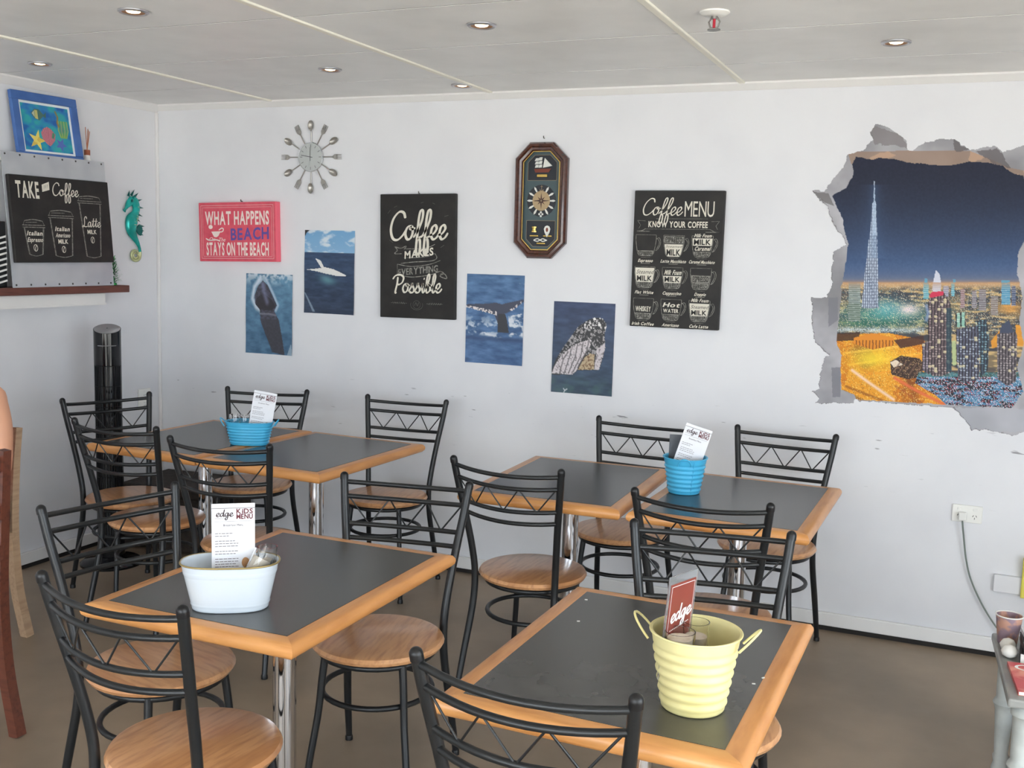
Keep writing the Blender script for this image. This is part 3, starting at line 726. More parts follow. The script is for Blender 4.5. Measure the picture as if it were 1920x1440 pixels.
def whale_flipper(h, w_):
    U, V = np.meshgrid(np.linspace(0, 1, w_), np.linspace(0, 1, h)); img = base(h, w_, (112, 168, 214), (190, 214, 236))
    f = vnoise(h, w_, 5, 16, 31, 4); mix(img, np.clip((f-.47)*5, 0, 1), (236, 240, 244), .85)
    sea = V > .262; n = vnoise(h, w_, 5, 30, 32, 4)
    c = base(h, w_, (44, 74, 112), (30, 46, 72))+((n-.5)*.22)[..., None]*np.array([.8, .9, 1.]); img[sea] = c[sea]
    g = lambda p: lerpn(p, 787, 268, 345, 578)
    wl = inpoly(U, V, g([(795, 542), (850, 538), (905, 528), (862, 462), (900, 476), (922, 520), (990, 535), (1040, 556), (1085, 578), (1010, 580), (930, 566), (870, 552)])); mix(img, wl, (238, 236, 232))
    bl = np.exp(-(((U-.46)/.16)**2+((V-.585-.12*(U-.4))/.05)**2)); mix(img, bl, (98, 158, 168), .8)
    mix(img, inpoly(U, V, g([(785, 700), (795, 705), (862, 838), (845, 838)])), (120, 140, 160), .9)
    mix(img, inpoly(U, V, g([(787, 268), (822, 268), (800, 285), (787, 310)])), (36, 34, 40))
    return img
def poster(name, label, x0, x1, z0, z1, fn, seed, curl=.004):
    t = thing(name, label, 'poster', ((x0+x1)/2, -.0015, z0), 0, 'whale photo posters on the wall')
    w_, h = x1-x0, z1-z0; img = fn(150, 104)*.90+.055  # print colours lifted to put a slight haze into them
    grid_print('sheet', np.linspace(-w_/2, w_/2, 104), np.linspace(h, 0, 150), img, t, curl=curl)
    return t
poster('wall_poster', 'unframed photo poster of a dark whale rising head first through blue water', .598, .895, 1.029, 1.455, whale_rise, 1, .008)
poster('wall_poster', 'unframed photo poster of a white whale flipper on dark sea below a cloudy sky', .971, 1.273, 1.262, 1.690, whale_flipper, 2, .008)
poster('wall_poster', 'unframed photo poster of a whale tail raised above foaming blue sea', 1.909, 2.213, 1.063, 1.495, whale_tail, 3)
poster('wall_poster', 'unframed photo poster of a whale head with white grooved throat in dark sea', 2.366, 2.668, .951, 1.381, whale_head, 4)

# ------------------------------------------------------------------ torn-wall mural of a city at night
HM = np.array([749.46446, 43.86873, -2646.11209, -21.64084, -751.85766, 1761.28339, -0.06452, -0.02039, 1.0]).reshape(3, 3)   # wall metres -> artwork units
mw, mh = 470, 530
mxs = np.linspace(3.47, 4.55, mw); mzs = np.linspace(2.20, .86, mh)
gx, gz = np.meshgrid(mxs, mzs); den = HM[2, 0]*gx+HM[2, 1]*gz+1
X = (HM[0, 0]*gx+HM[0, 1]*gz+HM[0, 2])/den; Y = (HM[1, 0]*gx+HM[1, 1]*gz+HM[1, 2])/den
jag = vnoise(mh, mw, 60, 70, 41, 3)-.5; jag2 = vnoise(mh, mw, 60, 70, 42, 3)-.5
Xj, Yj = X+jag*16, Y+jag2*16
outer = [(90, 355), (150, 355), (185, 300), (230, 250), (245, 195), (310, 187), (325, 160), (350, 140), (340, 110), (360, 72), (385, 75), (420, 85), (450, 110), (470, 125), (495, 145), (497, 180), (520, 185), (570, 150), (640, 135), (690, 135), (740, 165), (760, 185), (800, 175), (870, 165), (900, 190), (950, 175), (985, 165), (1030, 190), (1075, 300), (1060, 420), (1095, 560), (1050, 700), (1085, 860), (1060, 1000), (1090, 1150), (1070, 1300), (1010, 1370), (950, 1385), (900, 1380), (850, 1365), (770, 1365), (730, 1310), (695, 1272), (560, 1262), (275, 1240), (272, 1252), (200, 1252), (105, 1252), (125, 1235), (95, 1195), (125, 1190), (130, 1120), (150, 1050), (165, 1045), (110, 1000), (95, 930), (95, 860), (90, 805), (155, 805), (180, 740), (175, 680), (190, 610), (240, 580), (215, 540), (180, 490), (160, 420), (110, 375)]
inner = [(280, 210), (300, 215), (350, 225), (380, 215), (440, 220), (500, 235), (560, 240), (640, 250), (700, 245), (760, 230), (830, 235), (900, 250), (940, 280), (985, 290), (1005, 340), (1010, 480), (992, 560), (965, 620), (960, 700), (985, 800), (970, 900), (990, 1000), (962, 1100), (985, 1200), (940, 1272), (280, 1235), (275, 1215), (220, 1195), (215, 1100), (222, 1050), (200, 1000), (205, 930), (215, 850), (220, 760), (240, 650), (250, 580), (235, 540), (225, 470), (200, 420), (180, 375), (240, 345), (270, 290), (265, 240)]
OUT = inpoly(Xj, Yj, outer); INN = inpoly(X+jag*8, Y+jag2*8, inner)
n1 = vnoise(mh, mw, 9, 12, 43, 4); n2 = vnoise(mh, mw, 4, 5, 44, 3)
img = np.ones((mh, mw, 3))*(.62+.34*(n2-.5)+.20*(n1-.5))[..., None]*np.array([.98, .97, 1.0])
# torn paper: lighter upper side, brown plaster ledge along the top and down the left side
ledge = inpoly(X, Y, [(245, 190), (500, 186), (760, 186), (940, 260), (990, 270), (990, 300), (940, 290), (760, 245), (640, 262), (400, 230), (280, 225), (262, 245)])
mix(img, ledge & OUT, (150, 122, 104), .75); mix(img, ledge & (n1 > .55), (196, 160, 132), .7)
mix(img, inpoly(Xj, Yj, [(345, 75), (470, 120), (500, 178), (440, 165), (360, 160), (340, 120)]), (126, 120, 122), .75)
mix(img, inpoly(Xj, Yj, [(690, 135), (760, 185), (700, 190), (690, 160)]) | inpoly(Xj, Yj, [(790, 190), (880, 175), (935, 260), (860, 240)]), (92, 86, 88), .7)
mix(img, inpoly(X, Y, [(165, 805), (205, 805), (205, 900), (165, 930)]) | inpoly(X, Y, [(178, 1100), (218, 1100), (215, 1225), (182, 1225)]), (120, 120, 128), .75)
mix(img, inpoly(X, Y, [(100, 360), (165, 365), (190, 420), (150, 405)]), (104, 100, 100), .7)
mix(img, inpoly(Xj, Yj, [(690, 1268), (990, 1275), (1010, 1370), (850, 1372), (770, 1372)]), (176, 178, 186), .7)
# sky
tsky = np.clip((Y-230)/500, 0, 1)[..., None]; sky = np.array([20, 27, 52])/255*(1-tsky)**1.2+np.array([74, 104, 150])/255*tsky**1.4
sky = sky+((vnoise(mh, mw, 200, 220, 45, 1)-.5)*.03)[..., None]
city = np.ones((mh, mw, 3))*np.array([62, 62, 70])/255
rg = np.random.RandomState(7)
sp = rg.rand(mh, mw); blob = vnoise(mh, mw, 10, 40, 46, 4); sx_ = vnoise(mh, mw, 30, 150, 47, 2)
far = np.clip((Y-738)/220, 0, 1)
mix(city, np.clip((blob-.35)*3, 0, 1), (150, 128, 92), .75)
mix(city, np.clip((sx_-.55)*6, 0, 1), (226, 190, 128), .8)
mix(city, np.exp(-((Y-748)/16)**2), (214, 176, 124), .9)
mix(city, (np.exp(-(((X-400)/190)**2+((Y-880)/46)**2))), (54, 140, 130), .8)
mix(city, (np.exp(-(((X-410)/70)**2+((Y-850)/40)**2))), (120, 190, 200), .7)
mix(city, np.exp(-(((X-505)/44)**2+((Y-856)/22)**2)), (244, 224, 226), .95)
mix(city, np.exp(-(((X-330)/150)**2+((Y-915)/16)**2)), (40, 104, 84), .7)
mix(city, (sp > .90) & (Y > 745) & (Y < 960), (240, 226, 196), .8); mix(city, (sp < .10) & (Y > 760) & (Y < 960), (50, 110, 130), .7)
mix(city, (sp > .35)*np.exp(-((Y-938-.01*X)/10)**2)*(X < 570), (210, 226, 232), .85)
org = inpoly(X, Y, [(190, 960), (420, 955), (570, 985), (570, 1120), (530, 1150), (720, 1290), (260, 1260), (190, 1200)])
on_ = vnoise(mh, mw, 9, 14, 48, 4); mix(city, org, (214, 128, 26)); mix(city, org & (on_ > .52), (236, 164, 44), .8); mix(city, (org*np.clip((.42-on_)*7, 0, 1)), (122, 66, 24), .8)
for a_, b_, c_ in (((230, 1040), (470, 1010), (250, 196, 90)), ((250, 1090), (560, 1040), (248, 190, 70)), ((300, 1130), (520, 1110), (240, 150, 40)), ((240, 1180), (420, 1250), (150, 84, 28)), ((230, 1200), (330, 1250), (120, 70, 30)), ((450, 1180), (560, 1250), (170, 90, 40))): stroke(city, X, Y, [a_, b_], 7, c_, .7)
mix(city, org & (sp > .93), (255, 226, 120), .9); mix(city, org & (sp < .05), (120, 66, 30), .8)
mix(city, org*np.exp(-(((X-345)/95)**2+((Y-1062)/50)**2)), (252, 222, 60), .85)
mix(city, inpoly(X, Y, [(200, 955), (300, 950), (290, 985), (200, 990)]), (60, 40, 34), .8)
bo = inpoly(X, Y, [(272, 975), (350, 955), (442, 975), (440, 1008), (350, 1025), (272, 1000)]); mix(city, bo, (224, 140, 40)); mix(city, bo & ((X.astype(int) % 14) < 5) & (Y > 985), (140, 80, 24))
mix(city, inpoly(X, Y, [(440, 985), (565, 965), (570, 1000), (470, 1020)]), (70, 44, 40), .85)
mix(city, inpoly(X, Y, [(425, 1075), (470, 1050), (550, 1062), (570, 1085), (560, 1140), (500, 1150), (430, 1130)]), (56, 42, 40), .95)
mix(city, inpoly(X, Y, [(425, 1078), (450, 1068), (480, 1088), (440, 1100)]), (226, 210, 190))
for q_ in range(5): stroke(city, X, Y, [(440+22*q_, 1118+4*q_), (470+22*q_, 1075+3*q_)], 4, (120, 92, 78), .8)
mix(city, inpoly(X, Y, [(420, 1060), (570, 1050), (570, 1150), (420, 1150)]) & (sp > .93), (220, 180, 130), .8)
stroke(city, X, Y, [(265, 1112), (330, 1160), (440, 1236)], 9, (244, 206, 178)); stroke(city, X, Y, [(445, 1145), (540, 1200), (680, 1268)], 9, (226, 110, 70), .9)
rgt = inpoly(X, Y, [(545, 1120), (1000, 1120), (1010, 1290), (700, 1290), (620, 1220), (530, 1165)]); mix(city, rgt, (40, 44, 56))
mix(city, rgt & (sx_ > .50), (86, 150, 190), .8); mix(city, rgt & (sp > .86), (214, 226, 240)); mix(city, rgt & (sp < .07), (206, 90, 96)); mix(city, rgt & (np.abs(Y-1120-.0*X) < 20), (64, 120, 110), .6)
mix(city, inpoly(X, Y, [(850, 990), (890, 940), (890, 1010), (855, 1020)]) | ((X > 955) & (Y > 920) & (Y < 1010)), (230, 156, 50), .9)
mix(city, np.exp(-(((X-930)/60)**2+((Y-850)/26)**2)), (216, 150, 70), .8)
for (a, b, c, d, col) in ((565, 742, 588, 810, (96, 170, 190)), (604, 735, 640, 800, (196, 196, 216)), (683, 728, 697, 800, (96, 176, 200)), (895, 735, 932, 835, (74, 150, 190)), (938, 755, 955, 840, (70, 84, 120)), (650, 755, 672, 800, (150, 150, 176)), (250, 742, 300, 830, (120, 134, 130)), (248, 830, 300, 905, (104, 120, 108)), (722, 770, 740, 850, (150, 118, 124)), (770, 775, 790, 850, (128, 120, 130)), (800, 770, 830, 860, (120, 112, 120)), (850, 800, 880, 880, (130, 118, 116))):
    q = (X > a) & (X < b) & (Y > c-0) & (Y < d) if False else (X > a) & (X < c) & (Y > b) & (Y < d)
    mix(city, q, col, .9); mix(city, q & ((Y.astype(int) % 9) < 3), (222, 226, 226), .45)
mix(city, inpoly(X, Y, [(618, 690), (606, 740), (640, 740), (634, 705)]), (214, 214, 226))
def tower(poly, col, lit, px=13, py=10):
    q = inpoly(X, Y, poly); mix(city, q, col)
    xi, yi = (X/px).astype(int), (Y/py).astype(int); hsh = ((xi*73856093) ^ (yi*19349663)) % 97/97.
    mix(city, q & ((X % px) < px*.36), (34, 30, 38), .85); mix(city, q & ((Y % py) < py*.45) & ((X % px) > px*.36) & (hsh > .45), lit, .75)
    mix(city, q & (hsh > .93), (240, 226, 180), .7)
tower([(560, 1000), (590, 990), (590, 1130), (562, 1112)], (110, 100, 112), (180, 166, 176))
tower([(585, 830), (600, 790), (650, 780), (680, 830), (685, 1120), (640, 1138), (600, 1135), (585, 1100)], (104, 88, 92), (190, 172, 168))
mix(city, inpoly(X, Y, [(590, 800), (600, 782), (650, 778), (650, 795), (600, 806)]), (206, 52, 84)); stroke(city, X, Y, [(578, 840), (586, 870), (578, 900)], 9, (130, 150, 190), .8)
mix(city, inpoly(X, Y, [(662, 850), (684, 850), (684, 1118), (662, 1120)]), (42, 70, 84), .75)
tower([(700, 872), (740, 866), (745, 930), (702, 930)], (140, 186, 170), (206, 226, 214), 20, 8)
tower([(702, 940), (790, 925), (806, 945), (800, 1150), (740, 1165), (712, 1140)], (88, 90, 108), (190, 200, 214))
tower([(780, 905), (830, 895), (842, 960), (838, 1110), (806, 1140), (800, 945)], (58, 76, 92), (150, 190, 200))
mix(city, inpoly(X, Y, [(685, 990), (702, 985), (705, 1090), (688, 1092)]), (190, 206, 150), .85)
tower([(876, 960), (900, 950), (955, 950), (962, 970), (955, 1160), (920, 1178), (878, 1150)], (104, 96, 102), (186, 176, 176))
mix(city, inpoly(X, Y, [(885, 955), (895, 925), (925, 900), (940, 930), (945, 955)]), (66, 74, 96))
pic = np.where((Y < 742)[..., None], sky, city)
mix(pic, np.exp(-np.abs(Y-742)/12), (222, 160, 104), .75); mix(pic, np.clip(1-np.abs(Y-715)/60, 0, 1), (96, 100, 122), .35)
for a, b, d in ((570, 725, 742), (690, 728, 742), (895, 732, 742)): mix(pic, (X > a) & (X < a+(34 if a > 800 else 12)) & (Y > b) & (Y <= d), (96, 160, 190), .9)
mix(pic, inpoly(X, Y, [(618, 690), (606, 742), (640, 742), (634, 705)]), (206, 208, 222))
sp_ = inpoly(X, Y, [(357, 312), (360, 312), (362, 400), (366, 405), (367, 470), (370, 530), (371, 600), (374, 690), (376, 850), (305, 850), (312, 770), (318, 690), (328, 640), (330, 600), (336, 560), (342, 520), (346, 470), (350, 410), (355, 400)])
mix(pic, sp_, (112, 122, 146)); mix(pic, sp_ & ((X % 9) < 4), (214, 226, 238), .8); mix(pic, sp_ & ((Y.astype(int) % 13) < 3), (74, 80, 104), .6)
mix(pic, sp_ & (Y < 540) & (X > 350), (226, 236, 246), .5); mix(pic, np.exp(-(np.abs(X-358)/26))*(Y > 330)*(Y < 640), (120, 160, 206), .25)
mix(img, INN, (0, 0, 0)); img = np.where(INN[..., None], pic, img)
edge = OUT & ~inpoly(Xj-3, Yj+3, outer); mix(img, edge, (90, 86, 86), .5)
mural = grid_print('wall_mural', mxs, mzs, img, None, 'print_matt', keep=OUT, y=-.0012)
tag(mural, 'torn-wall mural sticker showing a lit city with a tall spire tower at night', 'mural')

# ================================================================== boards and signs on the back wall
def ell(cx, cz, rx_, rz_, a0=0, a1=360, n=24): return [(cx+rx_*math.cos(R(a)), cz+rz_*math.sin(R(a))) for a in np.linspace(a0, a1, n)]
def nail(parent, x, z, y=0.): MB().tube([(x, y+.0, z), (x, y-.012, z), (x, y-.014, z+.010)], .0022, 6).build('hook', 'nail', parent)

# pink beach sign
W_, H_ = .500, .312
t = thing('beach_sign', 'pink wooden sign with white and blue beach lettering', 'sign', (.572, 0, 1.516), 0); t.rotation_euler = (0, R(-1.2), 0)
D = -.040
MB().box((0, D/2, H_/2), (W_, -D, H_)).build('block', 'sign_side', t, bevel=.003)
MB().box((0, D-.0006, H_/2), (W_-.004, .0012, H_-.004)).build('face', 'sign_pink', t)
y = D-.0016; m = MB()
for k, wd_ in ((.016, .0022), (.027, .0016)):
    a, b, c, d = -W_/2+k, W_/2-k, k, H_-k
    for p, q in (((a, c), (b, c)), ((b, c), (b, d)), ((b, d), (a, d)), ((a, d), (a, c))): m.quads([p, q], wd_, y)
m.build('border_line', 'sign_white', t)
text_into(MB(), 'WHAT HAPPENS', 0, .196, .068, .415, 1, y=y).build('lettering', 'sign_white', t)
text_into(MB(), 'BEACH', .082, .117, .060, .245, 1, y=y, rise=.03).build('lettering', 'sign_blue', t)
text_into(MB(), 'STAYS ON THE BEACH', 0, .034, .066, .405, 1, y=y).build('lettering', 'sign_white', t)
m = MB(); m.flat(ell(-.172, .183, .014, .011), y); m.flat([(-.168, .158), (-.105, .160), (-.122, .135), (-.135, .128), (-.150, .130)], y)
m.quads(catmull([(-.108, .155), (-.092, .160), (-.088, .172), (-.100, .176), (-.118, .166)], 5), .006, y); m.quads(catmull([(-.205, .122), (-.18, .112), (-.14, .115), (-.11, .108)], 5), .007, y)
text_into(m, 'On', -.165, .108, .020, .040, 0, .3, y); text_into(m, 'The', -.100, .106, .020, .045, 0, .3, y); m.build('beach_drawing', 'sign_white', t)
nail(t, .008, H_+.006)

# coffee makes everything possible
W_, H_ = .418, .610
t = thing('chalk_board', 'black canvas board lettered coffee makes everything possible', 'wall art', (1.648, 0, 1.265), 0); t.rotation_euler = (0, R(-.7), 0)
D = -.026; MB().box((0, D/2, H_/2), (W_, -D, H_)).build('canvas', 'board_black', t, bevel=.003); y = D-.001
script_into(MB(), 'Coffee', .002, .388, .068, .315, .215, y, rise=.02).build('lettering', 'chalk', t)
m = MB()
for (a, b) in (((-.165, .515), (-.150, .532)), ((-.130, .545), (-.112, .552)), ((.02, .565), (.035, .570)), ((.085, .565), (.098, .560)), ((.150, .500), (.172, .506)), ((-.155, .385), (-.135, .372)), ((-.03, .345), (-.018, .338)), ((.13, .350), (.15, .362))): m.quads([a, b], .004, y)
m.build('chalk_ticks', 'chalk_dim', t)
m = MB()
for dz in (0, .044): m.quads(catmull([(-.075, .298+dz), (0, .300+dz), (.065, .308+dz), (.100, .322+dz)], 6), .003, y)
m.quads(catmull([(-.125, .352), (-.090, .345), (-.060, .356), (-.070, .340)], 6), .004, y).quads(catmull([(-.125, .352), (-.110, .335), (-.125, .318), (-.085, .318)], 6), .004, y)
m.quads(catmull([(.10, .322), (.11, .300), (.08, .285), (-.02, .278), (-.09, .270)], 6), .004, y)
for dz in (0, .052): m.quads(catmull([(-.110, .214+dz), (-.03, .204+dz), (.07, .216+dz), (.130, .236+dz)], 6), .0035, y)
m.quads([(-.110, .214), (-.110, .266)], .003, y).quads(catmull([(.130, .236), (.150, .225), (.128, .212), (.165, .200), (.155, .222), (.130, .222)], 5), .004, y)
m.build('banner_lines', 'chalk_mid', t)
text_into(MB(), 'MAKES', .012, .304, .036, .160, 1, y=y-.0012, rise=.13).build('lettering', 'chalk', t)
text_into(MB(), 'EVERYTHING', .006, .221, .032, .222, 1, y=y, rise=.11).build('lettering', 'chalk_mid', t)
script_into(MB(), 'Possible', .0, .128, .044, .265, .25, y, rise=.02).build('lettering', 'chalk', t)
m = MB()
for s in (-1, 1):
    m.quads([(s*.055, .074), (s*.145, .074)], .002, y)
    for k in range(6): m.quads([(s*(.068+.012*k), .069), (s*(.076+.012*k), .080)], .002, y)
m.build('flourish', 'chalk_mid', t)
m = MB().quads(ell(0, .068, .020, .020), .002, y).quads(ell(0, .068, .034, .026, 160, 380), .002, y).quads(catmull([(-.012, .062), (-.004, .078), (.004, .062), (.012, .080)], 5), .003, y).quads(catmull([(-.030, .052), (0, .042), (.030, .052)], 5), .002, y)
m.build('emblem', 'chalk_dim', t); nail(t, 0, H_+.004)

# coffee menu board
W_, H_ = .406, .608
t = thing('chalk_board', 'black coffee menu board with nine chalk drawn cups', 'wall art', (2.949, 0, 1.285), 0)
D = -.026; MB().box((0, D/2, H_/2), (W_, -D, H_)).build('canvas', 'board_black', t, bevel=.003); y = D-.001; y2 = D-.0016
script_into(MB(), 'Coffee', -.078, .500, .036, .180, .17, y, slant=.25).build('lettering', 'chalk', t)
text_into(MB(), 'MENU', .094, .495, .068, .132, 0, y=y).build('lettering', 'chalk', t)
text_into(MB(), 'KNOW YOUR COFFEE', 0, .447, .026, .268, 1, y=y).build('lettering', 'chalk', t)
m = MB().quads([(-.10, .484), (.135, .486)], .002, y).quads([(-.145, .438), (.145, .440)], .002, y)
for s in (-1, 1): m.quads(catmull([(s*.145, .440), (s*.165, .430), (s*.185, .428), (s*.125, .428)], 5), .003, y).quads([(s*.148, .474), (s*.185, .476)], .002, y).quads([(s*.185, .476), (s*.170, .455), (s*.178, .440)], .002, y)
m.build('banner_lines', 'chalk_mid', t)
CUPS = [('Espresso', [('ESPRESSO', .0, .26, 'g')]), ('Latte Macchiato', [('MILK', .0, .40, 'w'), ('Steamed', .40, .58, 'ws'), ('ESPRESSO', .62, .95, 'g')]), ('Caramel Macchiato', [('ESPRESSO', .0, .26, 'g'), ('Caramel', .28, .54, 's'), ('MILK', .54, .88, 'w'), ('Milk Foam', .90, 1.12, 's')]),
        ('Flat White', [('ESPRESSO', 0, .28, 'g'), ('MILK', .28, .62, 'w'), ('Steamed', .62, .95, 'ws')]), ('Cappuccino', [('ESPRESSO', 0, .28, 'g'), ('MILK', .28, .60, 'w'), ('Milk Foam', .62, .92, 's')]), ('Doppio', [('ESPRESSO', 0, .30, 'g'), ('ESPRESSO', .32, .66, 'g')]),
        ('Irish Coffee', [('ESPRESSO', 0, .30, 'g'), ('WHISKEY', .34, .66, 't')]), ('Americano', [('ESPRESSO', 0, .30, 'g'), ('WATER', .34, .58, 't'), ('Hot', .60, .88, 's')]), ('Cafe Latte', [('ESPRESSO', 0, .28, 'g'), ('MILK', .28, .58, 'w'), ('Steamed', .58, .86, 'ws'), ('Milk Foam', .90, 1.12, 's')])]
CW, CH_ = .094, .094
for k, (nm, bands) in enumerate(CUPS):
    cx = (-.142, -.014, .114)[k % 3]; cz = (.318, .176, .034)[k // 3]
    hw = lambda u: CW/2*(.62+.38*min(1., math.sqrt(max(u, 0))*1.15))
    m = MB(); side = [(cx+hw(u), cz+CH_*u) for u in np.linspace(0, 1, 9)]
    m.quads(side, .0022, y).quads([(2*cx-a, b) for a, b in side], .0022, y).quads([(cx-hw(1), cz+CH_), (cx+hw(1), cz+CH_)], .0020, y)
    m.quads([(cx-.022, cz-.006), (cx+.022, cz-.006)], .0020, y)
    for o_ in (0, .006): m.quads(catmull([(cx+CW*.50, cz+CH_*.82), (cx+CW*.66-o_, cz+CH_*.86-o_), (cx+CW*.72-o_, cz+CH_*.62), (cx+CW*.60-o_, cz+CH_*.34), (cx+CW*.48, cz+CH_*.25)], 5), .0020, y)
    m.build('cup_outline', 'chalk_mid', t)
    mw_, mg, mt = MB(), MB(), MB(); mk = MB()
    for (s, a, b, kind) in bands:
        poly = [(cx+hw(u)-.003, cz+CH_*u) for u in np.linspace(a, b, 5)]; poly += [(2*cx-p, q) for p, q in reversed(poly)]
        wd_ = 2*hw((a+b)/2)*.82; hh = CH_*(b-a)*.72; zb = cz+CH_*(a+(b-a)*.14)
        if kind[0] == 'w': mw_.flat(poly, y); text_into(mk, s, cx, zb, hh if kind == 'w' else hh*.8, wd_, 1 if kind == 'w' else 0, .0 if kind == 'w' else .35, y2)
        elif kind == 'g': mg.flat(poly, y); text_into(mk, s, cx, zb, hh, wd_, 1, 0, y2)
        else: text_into(mt, s, cx, zb, hh, wd_, 1, .35 if kind == 's' else 0, y)
    if mw_.v: mw_.build('milk_fill', 'chalk', t)
    if mg.v: mg.build('coffee_fill', 'chalk_mid', t)
    if mk.v: mk.build('lettering', 'board_black', t)
    if mt.v: mt.build('lettering', 'chalk', t)
    m = MB(); text_into(m, nm, cx, cz-.027, .0135, min(.115, .0085*len(nm)), 1, .35, y); m.quads([(cx-.02, cz-.033), (cx+.022, cz-.033)], .0014, y); m.build('lettering', 'chalk', t)

# octagonal clock with a ship, a compass dial and small fittings behind glass
W_, H_ = .262, .535
t = thing('nautical_clock', 'octagonal dark wood framed clock with a sailing ship and compass dial', 'clock', (2.288, 0, 1.578), 0)
def octa(w_, h, c): a, b = w_/2, h/2; return [(-a+c, -b), (a-c, -b), (a, -b+c), (a, b-c), (a-c, b), (-a+c, b), (-a, b-c), (-a, -b+c)]
def ring(o1, y1, o2, y2):
    return MB().add([(x, y1, z+H_/2) for x, z in o1]+[(x, y2, z+H_/2) for x, z in o2], [(i, 8+i, 8+(i+1) % 8, (i+1) % 8) for i in range(8)])
fr = MB(); prof = [(0, 0.), (0, -.022), (.008, -.034), (.018, -.036), (.024, -.028), (.034, -.026), (.040, -.018), (.040, -.004)]
oc = lambda d: octa(W_-2*d, H_-2*d, .072-.58*d)
for (d1, y1), (d2, y2) in zip(prof, prof[1:]):
    r_ = ring(oc(d1), y1, oc(d2), y2); fr.add(r_.v, r_.f)
fr.build('frame', 'clock_wood', t, smooth=25)
MB().prism([(x, z+H_/2) for x, z in oc(.038)], -.001, -.005).build('back_panel', 'clock_green', t)
r_ = ring(oc(.038), -.019, oc(.043), -.019); r_.build('gold_slip', 'gold', t)
y = -.006
def wedge(x0, x1, z0, z1, cut, up_):
    c = cut
    return [(x0, z0), (x1, z0), (x1, z1-c), (x1-c, z1), (x0+c, z1), (x0, z1-c)] if up_ else [(x0+c, z0), (x1-c, z0), (x1, z0+c), (x1, z1), (x0, z1), (x0, z0+c)]
for poly in (wedge(-.072, .072, .362, .478, .034, True), wedge(-.072, .072, .056, .176, .034, False)):
    f_ = MB().flat(poly, y).build('dark_recess', 'clock_navy', t); m = MB()
    for a, b in zip(poly, poly[1:]+poly[:1]): m.quads([a, b], .0018, y-.0006)
    m.build('recess_line', 'dial_tan', f_)
MB().prism(ell(0, .268, .072, .074, n=33)[:-1], -.005, -.0075).build('dial_plate', 'clock_navy', t)
MB().prism(ell(0, .268, .044, .046, n=33)[:-1], -.0075, -.0095).build('dial', 'dial_tan', t)
for k in range(12):
    a = R(90-30*k); ca, sa = math.cos(a), math.sin(a); c = (.058*ca, .268+.060*sa)
    if k == 0: m = MB().quads([(0, .312), (0, .340)], .003, -.0085).quads(catmull([(-.010, .320), (0, .311), (.010, .320)], 5), .003, -.0085).quads([(-.006, .334), (.006, .334)], .002, -.0085); m.build('anchor', 'dial_tan', t); continue
    if k == 6:
        m = MB()
        for dx, dz in ((-.008, 0), (.008, 0), (0, .009), (0, -.009)): m.prism(ell(dx, .206+dz, .005, .005, n=9)[:-1], -.0075, -.0105)
        m.build('hour_marker', 'sail', t); continue
    MB().prism([(c[0]-.014*ca-.003*sa, c[1]-.014*sa+.003*ca), (c[0]+.004*ca-.005*sa, c[1]+.004*sa+.005*ca), (c[0]+.014*ca, c[1]+.014*sa), (c[0]+.004*ca+.005*sa, c[1]+.004*sa-.005*ca), (c[0]-.014*ca+.003*sa, c[1]-.014*sa-.003*ca)], -.0075, -.0105).build('hour_marker', 'sail', t)
m = MB()
for k in range(8):
    a = R(45*k); l = .040 if k % 2 == 0 else .026; m.flat([(.006*math.cos(a-.8), .268+.006*math.sin(a-.8)), (l*math.cos(a), .268+l*math.sin(a)), (.006*math.cos(a+.8), .268+.006*math.sin(a+.8))], -.0100)
m.build('compass_star', 'clock_wood', t)
MB().quads([(0, .268), (-.034, .266)], .003, -.011).build('hour_hand', 'black_plastic', t); MB().quads([(0, .268), (.042, .270)], .002, -.0114).build('minute_hand', 'black_plastic', t)
MB().prism([(-.040, .414), (.044, .416), (.034, .399), (-.034, .398)], -.007, -.011).build('ship_hull', 'hull', t)
m = MB()
for x0, z1 in ((-.036, .466), (-.018, .470)):
    for k in range(3):
        zz = .420+k*(z1-.420)/3; m.prism([(x0-.001*k, zz), (x0+.016, zz+.001), (x0+.018, zz+(z1-.420)/3-.002), (x0+.004, zz+(z1-.420)/3-.003)], -.007, -.011)
m.prism([(.004, .420), (.050, .428), (.012, .464)], -.007, -.011).prism([(.016, .424), (.046, .428), (.020, .454)], -.011, -.0125); m.build('ship_sails', 'sail', t)
MB().box((0, -.0085, .383), (.052, .004, .014)).build('brass_plate', 'gold', t, bevel=.003)
MB().lathe([(.013, 0), (.013, .006), (.009, .008), (.009, .018), (.013, .020), (.013, .026)], 16).build('brass_lantern', 'gold', t, loc=(-.032, -.010, .122), smooth=40).scale = (1, .4, 1)
MB().prism([(.034, .100), (.046, .122), (.050, .138), (.044, .150), (.034, .154), (.024, .150), (.018, .138), (.022, .122)], -.007, -.011).build('pulley_block', 'sail', t)
MB().flat(ell(.034, .134, .006, .010), -.0112).build('pulley_hole', 'hull', t)
for x, w_, z in ((-.032, .044, .105), (.036, .044, .105), (.004, .044, .070)): MB().box((x, -.0085, z), (w_, .004, .008)).build('brass_plate', 'gold', t, bevel=.002)
MB().tube(catmull([(-.032, -.009, .086), (-.014, -.009, .092), (0, -.009, .086), (.014, -.009, .080), (.034, -.009, .086)], 5), .0024, 6).tube(catmull([(-.032, -.009, .084), (-.014, -.009, .080), (0, -.009, .086), (.014, -.009, .092), (.034, -.009, .084)], 5), .0024, 6).build('rope_knot', 'sail', t)
nail(t, .004, H_+.020)

